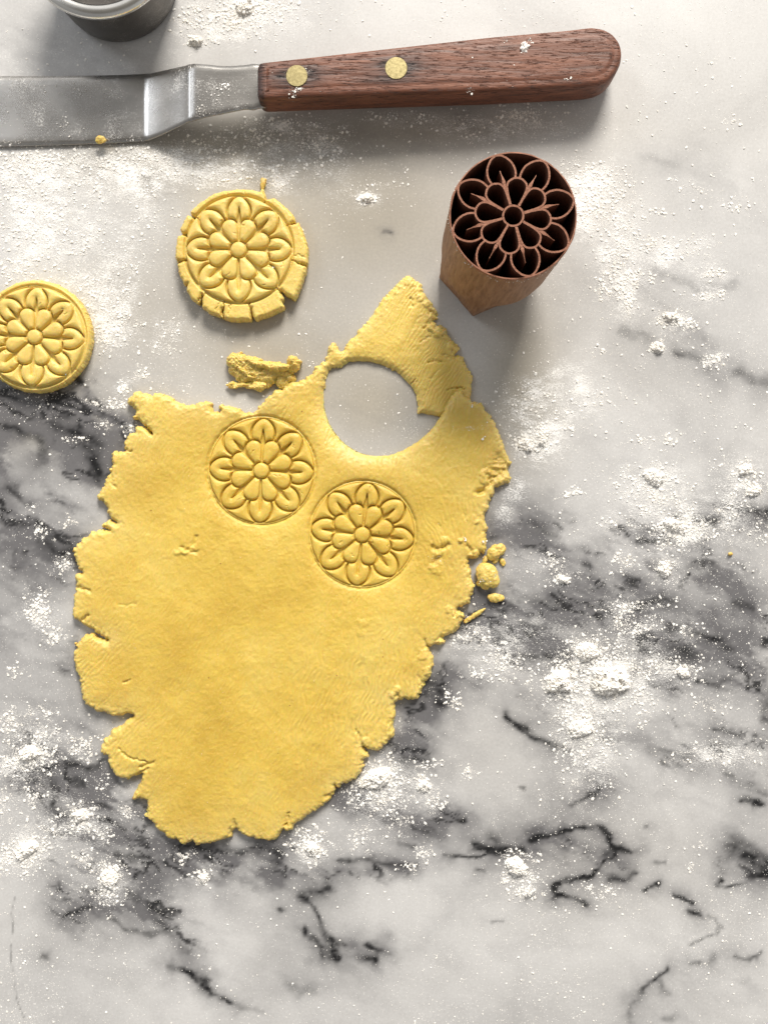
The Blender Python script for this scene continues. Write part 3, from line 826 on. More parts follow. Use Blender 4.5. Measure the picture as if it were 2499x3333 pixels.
MAIN = [(418, 1289), (424, 1279), (443, 1276), (460, 1278), (477, 1280), (493, 1289), (501, 1280), (523, 1281), (545, 1289), (566, 1300),
        (586, 1310), (612, 1320), (633, 1318), (645, 1305), (666, 1305), (683, 1312), (683, 1326), (709, 1341), (717, 1333), (704, 1314),
        (717, 1312), (751, 1322), (772, 1328), (797, 1341), (831, 1337), (839, 1320), (863, 1295), (886, 1278), (879, 1265), (911, 1265),
        (928, 1257), (941, 1244), (962, 1238), (991, 1231), (1008, 1219), (1018, 1208), (1025, 1195), (1040, 1174), (1058, 1165), (1065, 1136), (1081, 1109),
        (1095, 1127), (1106, 1143), (1126, 1138), (1130, 1160), (1124, 1178), (1108, 1192), (1092, 1188), (1077, 1190), (1065, 1210), (1056, 1234), (1050, 1267), (1049, 1299), (1052, 1324), (1058, 1348),
        (1068, 1374), (1081, 1398), (1096, 1418), (1113, 1436), (1132, 1452), (1153, 1465), (1175, 1475), (1199, 1481), (1222, 1484), (1244, 1483), (1267, 1480), (1289, 1474), (1312, 1465), (1334, 1453),
        (1358, 1438), (1380, 1421), (1400, 1403), (1416, 1384), (1428, 1367), (1438, 1348), (1456, 1312), (1470, 1285), (1488, 1260), (1502, 1267), (1511, 1290),
        (1538, 1301), (1569, 1310), (1581, 1335), (1601, 1355), (1610, 1371), (1628, 1407), (1646, 1448), (1658, 1479), (1662, 1503), (1660, 1530), (1664, 1565),
        (1644, 1576), (1612, 1590), (1610, 1606), (1597, 1615), (1594, 1632), (1591, 1656), (1579, 1667), (1576, 1679), (1585, 1694), (1588, 1720),
        (1582, 1732), (1585, 1750), (1591, 1762), (1585, 1776), (1576, 1800), (1563, 1792), (1563, 1806), (1553, 1819), (1541, 1822), (1526, 1823),
        (1531, 1844), (1535, 1873), (1541, 1891), (1547, 1908), (1538, 1935), (1529, 1953), (1528, 1967), (1515, 1975), (1497, 1978), (1490, 1987),
        (1503, 1994), (1512, 2008), (1509, 2026), (1494, 2044), (1476, 2064), (1453, 2070), (1440, 2080), (1452, 2098), (1440, 2105), (1421, 2100),
        (1392, 2107), (1411, 2136), (1411, 2170), (1397, 2199), (1382, 2228), (1370, 2255), (1358, 2281), (1320, 2276), (1286, 2291), (1288, 2320), (1283, 2358),
        (1281, 2397), (1247, 2430), (1233, 2450), (1209, 2445), (1177, 2436), (1199, 2464), (1180, 2476), (1185, 2503), (1165, 2532), (1127, 2561),
        (1107, 2561), (1103, 2575), (1088, 2560), (1086, 2582), (1072, 2607), (1043, 2631), (1004, 2655), (975, 2679), (946, 2708), (922, 2713), (908, 2720),
        (898, 2742), (869, 2742), (830, 2742), (797, 2732), (765, 2706), (744, 2732), (710, 2744), (671, 2756), (633, 2759), (620, 2740), (609, 2756),
        (589, 2761), (570, 2742), (531, 2725), (507, 2703), (483, 2677), (466, 2665), (474, 2636), (466, 2607), (445, 2607), (425, 2607), (440, 2573),
        (462, 2522), (425, 2534), (396, 2542), (372, 2534), (358, 2510), (339, 2467), (319, 2443), (334, 2416), (353, 2399), (358, 2378), (392, 2362), (430, 2333),
        (396, 2330), (353, 2334), (329, 2322), (293, 2315), (274, 2296), (260, 2274), (255, 2231), (247, 2198), (237, 2172), (231, 2150), (231, 2122), (247, 2111),
        (222, 2098), (250, 2095), (266, 2068), (301, 2070), (340, 2090), (352, 2088), (314, 2064), (303, 2058), (276, 2039), (242, 2024), (230, 2005), (230, 1963), (236, 1921),
        (242, 1874), (262, 1864), (242, 1853), (238, 1811), (232, 1786), (263, 1756), (297, 1731), (327, 1727), (354, 1727), (327, 1715), (331, 1697), (346, 1691),
        (376, 1703), (346, 1678), (333, 1638), (310, 1617), (328, 1592), (347, 1554), (357, 1522), (362, 1491), (360, 1474), (369, 1466), (400, 1467),
        (399, 1453), (399, 1433), (412, 1416), (436, 1399), (436, 1383), (451, 1382), (468, 1390), (492, 1410), (468, 1380), (453, 1366), (431, 1366), (422, 1354), (439, 1339), (429, 1322),
        (412, 1314)]
FLAP = [(1090, 1150), (1108, 1146), (1122, 1127), (1162, 1077), (1203, 1032), (1226, 1005), (1248, 959), (1275, 932), (1307, 901), (1334, 889), (1352, 898), (1373, 923),
        (1377, 946), (1402, 973), (1429, 1014), (1422, 1030), (1409, 1041), (1429, 1057), (1450, 1054), (1461, 1086), (1477, 1109), (1495, 1131), (1481, 1149),
        (1504, 1156), (1520, 1186), (1533, 1213), (1538, 1240), (1533, 1280), (1530, 1320), (1480, 1355), (1436, 1352), (1402, 1344), (1370, 1339), (1361, 1350), (1359, 1330), (1364, 1318),
        (1359, 1299), (1357, 1280), (1349, 1264), (1339, 1249), (1326, 1235), (1312, 1222), (1294, 1207), (1275, 1195), (1239, 1178), (1203, 1170), (1180, 1168), (1153, 1168), (1130, 1172), (1112, 1180), (1095, 1178)]
IMP = [(849, 1530, 175, 2.4, 101), (1179.5, 1739.5, 173, 7.0, 202)]
HOLE = [(1205, 1325, 157)]


def ridges(px, py, ang, wl, seed):
    a = math.radians(ang)
    u = px * math.cos(a) + py * math.sin(a); v = -px * math.sin(a) + py * math.cos(a)
    u = u + (fbm(px, py, 70, 3, seed) - .5) * wl * 2.4
    return (.5 + .5 * np.sin(u / wl * 2 * math.pi)) * sstep(.3, .6, fbm(u * .9, v * .35, 22, 3, seed + 3))


TM = 0.0046


def fine(px, py, seed):
    return (fbm(px, py, 120, 3, seed) - .5) * .00045 + (fbm(px, py, 22, 3, seed + 4) - .5) * .00022 + (fbm(px, py, 7, 2, seed + 8) - .5) * .00020 + (fbm(px * .9 + py * .45, py * .45 - px * .2, 13, 3, seed + 9) - .5) * .00010


CRACKS = [  # pits and tears on the sheet: points, half width px, depth mm
    ([(610, 1790), (632, 1765), (640, 1745)], 6, .7), ([(590, 1780), (600, 1790), (640, 1796)], 5, .8), ([(575, 1800), (610, 1795)], 8, -.5),
    ([(1625, 1500), (1650, 1530), (1600, 1545)], 22, 1.6), ([(1560, 1600), (1590, 1578), (1600, 1560)], 7, 1.2), ([(1545, 1605), (1575, 1600)], 5, 1.0),
    ([(1410, 1780), (1425, 1790), (1455, 1775)], 7, 1.2), ([(1415, 1830), (1425, 1815)], 7, 1.2), ([(1520, 1775), (1540, 1808)], 4, .8),
    ([(1425, 1705), (1435, 1725)], 3, .7), ([(1490, 1985), (1482, 2005)], 5, 1.6), ([(1440, 2072), (1425, 2085)], 5, 1.0), ([(489, 1409), (470, 1392)], 5, 1.5),
    ([(385, 2440), (420, 2470), (480, 2480)], 3, .8), ([(455, 2500), (475, 2490), (500, 2482)], 4, 1.0), ([(440, 2525), (480, 2505)], 3, .8),
    ([(280, 2005), (265, 2020)], 5, 1.2), ([(236, 1912), (258, 1914), (290, 1925)], 4, 1.0), ([(940, 2650), (930, 2690)], 4, 1.2), ([(930, 2690), (915, 2715)], 4, 1.2),
    ([(405, 2220), (420, 2213)], 3, .9), ([(1075, 2590), (1060, 2600)], 6, .9), ([(1180, 2440), (1170, 2400), (1160, 2380)], 4, .7), ([(1300, 2285), (1290, 2260)], 4, .7),
    ([(740, 2725), (755, 2690)], 3, .6), ([(360, 1552), (362, 1580), (375, 1590)], 4, .6), ([(405, 1462), (425, 1470)], 3, .8), ([(385, 1965), (410, 1972), (440, 1968)], 3, .35),
    ([(1395, 2105), (1380, 2085)], 4, .8), ([(1520, 1700), (1505, 1660)], 3, .4), ([(1380, 2240), (1360, 2200)], 3, .5), ([(765, 2706), (760, 2670)], 4, .7),
]
FLAPCR = [([(1395, 1175), (1410, 1170), (1440, 1176)], 3, .9), ([(1332, 1247), (1352, 1232)], 2.5, .7), ([(1455, 1268), (1475, 1258), (1510, 1262)], 3, .9), ([(1400, 1010), (1425, 1022)], 8, 1.4),
          ([(1380, 1065), (1400, 1045)], 4, .8), ([(1335, 970), (1340, 990)], 5, .7), ([(1370, 1110), (1400, 1090)], 2.5, .5), ([(1400, 1230), (1425, 1205)], 2.5, .5), ([(1440, 1150), (1480, 1160)], 4, .6)]


def cracks(px, py, lst, seed):
    out = np.zeros(px.shape)
    x = px + (fbm(px, py, 12, 3, seed) - .5) * 14; y = py + (fbm(px, py, 12, 3, seed + 1) - .5) * 14
    for pts, hw, dep in lst:
        f = stroke_field(x, y, [(pts, hw, 1.0)], 2, 0, 1, 0)
        out += f * dep * .001 * (.5 + fbm(px, py, 8, 2, seed + 2))
    return out


# mounds of crumbly dough stuck on the sheet
LUMPS = [(1590, 1550, 26, .9), (1575, 1562, 16, .7), (1632, 1565, 14, .8), (1420, 1850, 22, .5), (1425, 1800, 16, .5), (1448, 1762, 14, .5), (1500, 1755, 9, 1.0),
         (1483, 1995, 16, .8), (1460, 1985, 14, .5), (1512, 2005, 10, .9), (1440, 2090, 10, .6), (1395, 2185, 18, .7), (1375, 2130, 18, .4), (1075, 2640, 18, .5),
         (1290, 2245, 12, .7), (1282, 2262, 12, .7), (1550, 1805, 16, .5), (1182, 2030, 20, .3), (1175, 2060, 16, .25), (620, 1782, 12, .5), (600, 1798, 14, .5),
         (1190, 2420, 16, .5), (950, 2700, 14, .5), (1250, 2370, 16, .35), (1551, 1700, 7, .7)]
FLUMPS = [(1430, 1075, 22, 1.6), (1405, 1065, 14, 1.2), (1450, 1090, 14, 1.0), (1470, 1120, 12, .7), (1370, 955, 20, .6), (1340, 905, 26, .5), (1390, 985, 12, .6), (1485, 1135, 10, .6)]


def lumps(px, py, lst, seed):
    h = np.zeros(px.shape)
    j = fbm(px, py, 14, 3, seed) - .5
    for x, y, r, hh in lst:
        q = ((px - x) ** 2 + (py - y) ** 2) / (r * r) + j * 2.2
        h = np.maximum(h, hh * .001 * np.clip(1 - q, 0, 1) ** .5)
    return h


def h_main(px, py, d):
    z = TM + fine(px, py, 300)
    z = z + (fbm(px, py, 420, 2, 311) - .5) * .0011 + (fbm(px * .5 + py * .2, py * .9 - px * .4, 60, 2, 312) - .5) * .00035
    # crumbly edge: rounded and uneven
    edge = np.exp(-(d / 4.5) ** 1.3)
    hd = np.hypot(px - 1205, py - 1325) - 157
    clean = np.exp(-(np.minimum(np.abs(hd), np.abs(np.hypot(px - 1250, py - 1300) - 185)) / 12) ** 2)
    amt = .26 + .30 * fbm(px, py, 60, 2, 320)
    z = z - TM * amt * edge * (1 - .4 * clean)
    z = z - TM * .16 * np.exp(-d / 34.0)
    z = z + (fbm(px, py, 8, 3, 330) - .5) * .0014 * np.exp(-d / 16.0) * (1 - .7 * clean)
    # stretch marks that run in from the torn rim
    rim = np.exp(-d / 95.0)
    a1 = ridges(px, py, 12, 15, 340); a2 = ridges(px, py, 40, 14, 350); a3 = ridges(px, py, -22, 15, 360)
    wl = sstep(700, 350, px) * sstep(1750, 1400, py)         # upper left
    wr = sstep(900, 1400, px)
    wbl = sstep(700, 300, px) * sstep(1900, 2150, py)
    z = z - .00028 * rim * (a2 * wbl * 1.0 + a1 * wr * 1.1 + a1 * wl * 1.0)
    z = z - .00032 * a1 * np.exp(-(((px - 1150) / 260) ** 2 + ((py - 2330) / 260) ** 2))
    z = z - .00022 * a3 * np.exp(-(((px - 1450) / 110) ** 2 + ((py - 1720) / 150) ** 2))
    z = z - .00022 * a2 * np.exp(-(((px - 930) / 90) ** 2 + ((py - 1320) / 70) ** 2))
    z = z - .00012 * ridges(px, py, 24, 11, 365) * sstep(.35, .6, fbm(px, py, 160, 2, 366))
    z = z - cracks(px, py, CRACKS, 370) + lumps(px, py, LUMPS, 380)
    z = z - .0015 * np.exp(-np.maximum(hd, 0) / 26.0)
    z = z - .0011 * np.exp(-np.maximum(hd, 0) / 75.0)
    lobe = np.exp(-(((px - 1490) / 60) ** 2 + ((py - 1300) / 60) ** 2))
    z = z + .0016 * lobe
    for cx, cy, R, rot, seed in IMP:
        dx = px - cx; dy = -(py - cy)
        rr = np.hypot(dx, dy)
        m = rr < R * 1.6
        a = math.radians(rot)
        x = (dx[m] * math.cos(a) - dy[m] * math.sin(a)) / R; y = (dx[m] * math.sin(a) + dy[m] * math.cos(a)) / R
        rel, dd, r = relief(x, y, seed)
        q = rr[m] / R
        tooth = (fbm(px[m], py[m], 9, 2, seed) - .5) * .0006 * np.exp(-((q - 1.035) / .03) ** 2)
        outer = z[m] - .0014 * np.exp(-np.maximum(q - 1.03, 0) / .17) + tooth
        outer = outer - .0010 * np.exp(-((q - 1.02) / .018) ** 2)
        z[m] = outer - .0026 * sstep(1.0, .94, q)
    return z


def h_disc(cx, cy, R, rot, seed):
    def f(px, py, d):
        dx = px - cx; dy = -(py - cy)
        a = math.radians(rot)
        x = (dx * math.cos(a) - dy * math.sin(a)) / R; y = (dx * math.sin(a) + dy * math.cos(a)) / R
        rel, dd, r = relief(x, y, seed)
        z = TM - .0007 + rel * .0022 + fine(px, py, 390) * .5
        return z - cracks(px, py, DISC_CR[seed], seed + 9)
    return f


DISC_CR = {}
for cx, cy, R, rot, seed in IMP:
    L_ = []
    for k in range(14):
        t = rng.uniform(0, 2 * math.pi); r_ = rng.uniform(40, 165)
        x, y = cx + r_ * math.cos(t), cy + r_ * math.sin(t)
        L_.append(([(x, y), (x + rng.uniform(-10, 10), y + rng.uniform(-12, 12))], 1.3, .30))
    DISC_CR[seed] = L_


def h_flap(px, py, d):
    z = TM * .96 + fine(px, py, 400)
    hd = np.hypot(px - 1205, py - 1325) - 157
    clean = np.exp(-(hd / 12) ** 2)
    z = z - TM * (.26 + .3 * fbm(px, py, 50, 2, 420)) * np.exp(-(d / 6.0) ** 1.3) * (1 - .5 * clean)
    z = z - TM * .18 * np.exp(-d / 38.0)
    z = z + (fbm(px, py, 10, 3, 430) - .5) * .0012 * np.exp(-d / 18.0) * (1 - .7 * clean)
    z = z - .00022 * ridges(px, py, 32, 11, 440) * sstep(1180, 1330, px) - .00010 * ridges(px, py, 32, 8, 445)
    z = z - cracks(px, py, FLAPCR, 450) + lumps(px, py, FLUMPS, 460)
    z = z - .0007 * np.exp(-np.maximum(hd, 0) / 26.0)
    z = z - .0010 * sstep(1420, 1520, px) * sstep(1230, 1340, py) - .0006
    return z


def clean_mask(x, y):
    hd = np.abs(np.hypot(x - 1205, y - 1325) - 157)
    lobe = (y > 1290) & (y < 1500) & (x > 1040) & (x < 1470) & (x + (y - 1300) * .5 < 1475)
    return np.where((hd < 9) | lobe, .22, 1.0)


dough = empty('dough_sheet', P(800, 2000), 'large rolled sheet of yellow dough with ragged edges, one round hole and two stamped flowers', 'rolled dough')
def unparented(me, o):   # mesh is in world space; keep it there under an Empty placed at the thing
    o.matrix_parent_inverse = o.parent.matrix_world.inverted()


def child(name, me, mat, parent, **props):
    me.transform(__import__('mathutils').Matrix.Translation(-Vector(parent.location)))
    return link(name, me, mat, parent, **props)


me = sheet('rolled_sheet', roughen(MAIN, 500, 1.0, mask=clean_mask), 2.9, TM, h_main, 510, bulge=1.3, dry=True)
child('rolled_sheet', me, M_DOUGH, dough)
for n_, (cx, cy, R, rot, seed) in enumerate(IMP):
    ring_ = np.array([(cx + (R + 1.5) * math.sin(t), cy - (R + 1.5) * math.cos(t)) for t in np.linspace(0, 2 * math.pi, 400, endpoint=False)])
    me = sheet('stamped_flower', ring_, 1.35, TM, h_disc(cx, cy, R, rot, seed), 515, bulge=.3, underside=False, depth=TM - .0040)
    child('stamped_flower', me, M_DOUGH, dough, label=['upper left stamped flower', 'lower right stamped flower'][n_])
me = sheet('torn_flap', roughen(FLAP, 520, 1.0, mask=clean_mask), 2.6, TM, h_flap, 530, bulge=1.3, dry=True)
child('torn_flap', me, M_DOUGH, dough, label='cracked triangular flap torn loose above the round hole')

# ------------------------------------------------------------------ cookies
CK1 = [(300, 400), (400, 300), (520, 220), (660, 172), (800, 160), (940, 168), (1020, 190), (1040, 150), (1052, 180), (1085, 260), (1110, 266), (1160, 250),
       (1260, 330), (1370, 440), (1378, 490), (1325, 515), (1360, 520), (1410, 500), (1460, 600), (1500, 740), (1505, 830), (1495, 938), (1400, 915), (1402, 922), (1490, 952),
       (1465, 1060), (1420, 1180), (1365, 1280), (1310, 1250), (1232, 1195), (1222, 1215), (1262, 1275), (1240, 1310), (1265, 1365), (1120, 1440), (962, 1490),
       (936, 1410), (936, 1370), (925, 1380), (925, 1497), (780, 1502), (652, 1485), (634, 1380), (622, 1385), (632, 1472), (520, 1430), (425, 1370), (425, 1290),
       (432, 1225), (418, 1235), (390, 1335), (310, 1270), (265, 1200), (285, 1120), (240, 1135), (190, 1040), (166, 922), (262, 890), (260, 878), (168, 908),
       (150, 860), (160, 740), (175, 635), (270, 625), (265, 608), (215, 612), (200, 570), (240, 480), (280, 425), (330, 445), (400, 480), (392, 460), (322, 420)]
CK1 = cr(520, 560, .3195, CK1)
TC = 0.0068


def h_cookie(cx, cy, R, rot, seed, cr_list, rim_h):
    def f(px, py, d):
        dx = px - cx; dy = -(py - cy)
        a = math.radians(rot)
        x = (dx * math.cos(a) - dy * math.sin(a)) / R; y = (dx * math.sin(a) + dy * math.cos(a)) / R
        rel, dd, r = relief(x, y, seed)
        q = np.hypot(x, y)
        inner = sstep(1.03, 1.0, q)
        zin = TC + .0009 + rel * .0025 + fine(px, py, seed) * .5
        zout = TC + rim_h + fine(px, py, seed + 3) * .7 - .0016 * np.exp(-((q - 1.01) / .022) ** 2)
        zout = zout - TC * .16 * np.exp(-(d / 4.0) ** 1.4)
        zz = zin * inner + zout * (1 - inner)
        return zz - cracks(px, py, cr_list, seed + 7)
    return f


def rad_cracks(cx, cy, angs, r0, r1, hw, dep):
    o = []
    for a in angs:
        t = math.radians(a)
        o.append(([(cx + r0 * math.sin(t), cy - r0 * math.cos(t)), (cx + r1 * math.sin(t + .02), cy - r1 * math.cos(t + .02))], hw, dep))
    return o


c1x, c1y = 776.6, 809
crk = rad_cracks(c1x, c1y, [28, 102, 135, 169, 259, 306, 63, 195, 218, 285], 176, 226, 1.8, 1.4) + rad_cracks(c1x, c1y, [188, 200, -12, 5, 95], 182, 215, 2, .5)
for k in range(16):
    t = rng.uniform(0, 2 * math.pi); r_ = rng.uniform(50, 165)
    x, y = c1x + r_ * math.cos(t), c1y + r_ * math.sin(t)
    crk.append(([(x, y), (x + rng.uniform(-14, 14), y + rng.uniform(-10, 10))], 1.6, .35))
ck1 = empty('stamped_cookie', P(c1x, c1y), 'round flower-stamped raw cookie whose outer rim is cracked into segments', 'cookie', 'raw stamped cookies')
me = sheet('cookie_body', roughen(CK1, 610, .35, 2.0), 1.7, TC, h_cookie(c1x, c1y, 175, 0.5, 620, crk, -.0003), 630, bulge=1.5)
child('cookie_body', me, M_COOKIE, ck1)
c2x, c2y = 110.6, 1094
circ = [(109 + 181 * math.sin(t), 1090 - 182 * math.cos(t)) for t in np.linspace(0, 2 * math.pi, 90, endpoint=False)]
crk2 = rad_cracks(c2x, c2y, [130, 320], 168, 180, 2, .4)
for k in range(9):
    t = rng.uniform(0, 2 * math.pi); r_ = rng.uniform(60, 150)
    x, y = c2x + r_ * math.cos(t), c2y + r_ * math.sin(t)
    crk2.append(([(x, y), (x + rng.uniform(-14, 14), y + rng.uniform(-10, 10))], 1.6, .35))
ck2 = empty('stamped_cookie.001', P(c2x, c2y), 'smooth-edged round flower-stamped raw cookie cut off by the left picture edge', 'cookie', 'raw stamped cookies')
me = sheet('cookie_body.001', roughen(circ, 640, .25, 2.0), 1.7, TC, h_cookie(c2x, c2y, 165, 3.2, 650, crk2, -.0006), 660, bulge=2.5)
child('cookie_body.001', me, M_COOKIE, ck2)

# ------------------------------------------------------------------ lumps of dough
def ico(sub):
    bm = bmesh.new()
    bmesh.ops.create_icosphere(bm, subdivisions=sub, radius=1)
    v = np.array([x.co[:] for x in bm.verts]); f = np.array([[a.index for a in t.verts] for t in bm.faces])
    bm.free()
    return v, f


ICO = {k: ico(k) for k in (1, 2, 3, 4, 5)}


def rotm(rx, ry, rz):
    from mathutils import Euler
    return np.array(Euler((rx, ry, rz)).to_matrix())


def blob(cen, size, rot=(0, 0, 0), sub=4, amp=.25, nscale=.6, seed=0, flat=None, octaves=4):
    v, f = ICO[sub]
    n = fbm3(v + seed * 3.7, nscale, octaves, seed)
    w_ = v * (1 + (n - .5)[:, None] * 2 * amp)
    w_ = w_ * np.array(size)
    w_ = w_ @ rotm(*rot).T + np.array(cen)
    if flat is not None: w_[:, 2] = np.maximum(w_[:, 2], flat)
    return w_, f


def join(parts):
    V = []; F = []; o = 0
    for v, f in parts:
        V.append(v); F.append(f + o); o += len(v)
    return np.concatenate(V), np.concatenate(F)


def lump_thing(name, px, py, parts, mat, label, cat, group=None, voxel=None):
    """parts in mm relative to the spot on the worktop"""
    V, F = join(parts)
    me = np_mesh(name, V * .001, None, F)
    o = link(name, me, mat)
    o.location = P(px, py, 0)
    if voxel:
        m = o.modifiers.new('weld', 'REMESH'); m.mode = 'VOXEL'; m.voxel_size = voxel * .001; m.use_smooth_shade = True
        tx = bpy.data.textures.new(name + '_crumb', 'CLOUDS'); tx.noise_scale = .0016; tx.noise_depth = 4
        d_ = o.modifiers.new('crumb', 'DISPLACE'); d_.texture = tx; d_.strength = .0010; d_.mid_level = .5; d_.texture_coords = 'LOCAL'
    o['label'] = label; o['category'] = cat
    if group: o['group'] = group
    return o


R_ = math.radians
# crumpled scrap above the sheet. 1 px = 0.128 mm; x right, y up, z up
def mm(dx, dy): return dx * .128, -dy * .128
def sb(dx, dy, z, sx, sy, sz, rot=(0, 0, 0), seed=0, amp=.22, sub=4):
    x, y = mm(dx, dy)
    return blob((x, y, z), (sx, sy, sz), tuple(R_(a) for a in rot), sub, amp, .7, seed, .02)


scrap = empty('dough_scrap', P(846, 1208), 'crumpled torn scrap of dough lying in the notch above the sheet', 'dough scrap')
def c7(pts): return [(700 + x * .1808, 1100 + y * .1808) for x, y in pts]
SCR = [  # outline, top height m, tilt (dz per px in x, y), base height, round edge px
    ('torn_body', c7([(190, 390), (240, 300), (290, 255), (370, 262), (460, 240), (500, 290), (640, 310), (760, 330), (860, 400), (1000, 410), (1180, 480), (1310, 560), (1360, 640), (1280, 720), (1140, 700), (1080, 770), (1000, 820), (940, 880),
                 (840, 820), (700, 790), (560, 770), (480, 800), (360, 740), (330, 680), (240, 630), (220, 570), (240, 520), (200, 450)]), .0048, (0, -.000030), 0, 9),
    ('torn_ridge', c7([(480, 330), (640, 350), (760, 400), (900, 420), (1040, 420), (1160, 415), (1260, 450), (1350, 490), (1300, 550), (1210, 580), (1100, 570), (980, 550), (860, 520), (760, 510), (640, 450), (540, 400)]), .0030, (0, .00004), .0042, 6),
    ('torn_fold', c7([(230, 330), (330, 350), (420, 440), (500, 540), (590, 640), (700, 700), (640, 720), (560, 680), (450, 610), (350, 520), (250, 430)]), .0022, (0, 0), .0036, 6),
    ('torn_sliver', c7([(165, 830), (210, 800), (300, 780), (400, 790), (520, 800), (640, 790), (700, 750), (820, 760), (900, 770), (945, 850), (900, 900), (800, 955), (720, 930), (600, 890), (500, 870), (400, 880), (280, 880)]), .0024, (.000008, 0), .0010, 6),
    ('torn_knob', c7([(1270, 380), (1310, 320), (1340, 285), (1400, 290), (1460, 300), (1480, 350), (1540, 385), (1510, 450), (1470, 540), (1390, 600), (1300, 600), (1250, 520), (1290, 450)]), .0070, (0, -.00005), 0, 10),
    ('torn_foot', c7([(1100, 640), (1250, 620), (1380, 630), (1440, 680), (1455, 740), (1400, 780), (1320, 800), (1290, 900), (1180, 900), (1120, 850), (1060, 760)]), .0030, (0, .0), 0, 8),
]
def h_scr(T, tilt, cx, cy, er, seed):
    def f(px, py, d):
        z = T + (px - cx) * tilt[0] + (py - cy) * tilt[1]
        z = z * (1 - .45 * np.exp(-(d / er) ** 1.2))
        return z + (fbm(px, py, 16, 4, seed, .6) - .5) * .0022 + (fbm(px, py, 5, 2, seed + 3) - .5) * .0004
    return f
for n_, (nm, pts, T_, tilt, base_, er) in enumerate(SCR):
    a_ = np.array(pts)
    me = sheet(nm, roughen(pts, 700 + n_, .55, 1.6), 1.3, T_ + base_, h_scr(T_, tilt, a_[:, 0].mean(), a_[:, 1].mean(), er, 720 + n_), 740 + n_, bulge=1.2, base=base_)
    child(nm, me, M_COOKIE, scrap)

crumbs = [
    (1612, 1795, [sb(-6, 4, 2.0, 2.7, 3.6, 1.9, (0, 0, -28), 21), sb(12, -8, 2.2, 2.4, 2.5, 1.6, (0, 10, -20), 22), sb(-34, 26, 1.0, 1.0, 1.7, .9, (0, 0, -30), 23), sb(0, 30, .9, 1.4, 1.0, .8, (0, 0, 40), 26)],
     'blocky rectangular dough crumb at the right edge, uppermost of the crumbs there'),
    (1588, 1873, [sb(-6, -4, 2.6, 4.4, 5.2, 2.9, (0, 0, 20), 24, .10), sb(12, 12, 2.4, 3.0, 3.6, 2.6, (0, 0, 0), 25, .12), sb(-10, 28, 1.7, 2.4, 2.2, 1.7, (0, 0, 0), 27, .15), sb(-30, 26, .8, 1.2, 1.3, .8, (0, 0, 0), 34, .2)],
     'fat rounded glossy dough ball at the right edge of the sheet'),
    (1614, 1945, [sb(-4, 0, 1.3, 3.1, 2.1, 1.3, (0, 0, -6), 28, .12), sb(14, 0, .9, 1.6, 1.4, .9, (0, 0, 0), 29, .2)],
     'small flat oval dough crumb on bare marble below the glossy ball'),
    (1545, 2002, [sb(0, 0, .9, 5.3, .9, .8, (0, 0, 34), 30, .14), sb(-22, 14, .8, 2.4, 1.0, .7, (0, 0, 36), 31, .14)],
     'thin pointed sliver of dough sticking out from the right edge'),
    (1635, 1830, [sb(0, 0, .6, 1.1, 2.0, .7, (0, 0, 24), 32, .2)], 'pale tiny dough flake behind the blocky crumb'),
]
for px, py, pr, lab in crumbs:
    lump_thing('dough_crumb', px, py, pr, M_COOKIE, lab, 'dough crumb', 'dough crumbs', .26)
o = lump_thing('dough_crumb', 336, 466, [sb(0, 0, 1.2, 2.2, 1.6, 1.3, (0, 0, 10), 33)], M_COOKIE, 'yellow dough crumb on the lower edge of the steel blade', 'dough crumb', 'dough crumbs', .25)
o.location.z = 0.0022
o = lump_thing('dough_crumb', 2375, 1803, [sb(0, 0, .6, 1.0, .7, .6, (0, 0, 10), 41)], M_COOKIE, 'lone pale yellow crumb among flour at the right picture edge', 'dough crumb', 'dough crumbs', .25)
o = lump_thing('dough_crumb', 858, 603, [sb(0, 0, 1.0, 1.0, 2.2, .9, (0, 0, -14), 42), sb(0, -14, 1.0, 1.3, 1.1, .9, (0, 0, 0), 43)], M_COOKIE, 'tiny pale shred sticking up from the rim of the cracked cookie', 'dough crumb', 'dough crumbs', .25)

# ------------------------------------------------------------------ wooden stamp
HS = 0.0535
kS = (D - HS) / D * S
tx, ty = (1670 - CX) * kS, -(701 - CY) * kS            # centre of the carved face
stamp = empty('cookie_stamp', P(1600, 860), 'dark brown round wooden cookie stamp with carved flower face standing upright', 'cookie stamp')
RS = 209 * kS


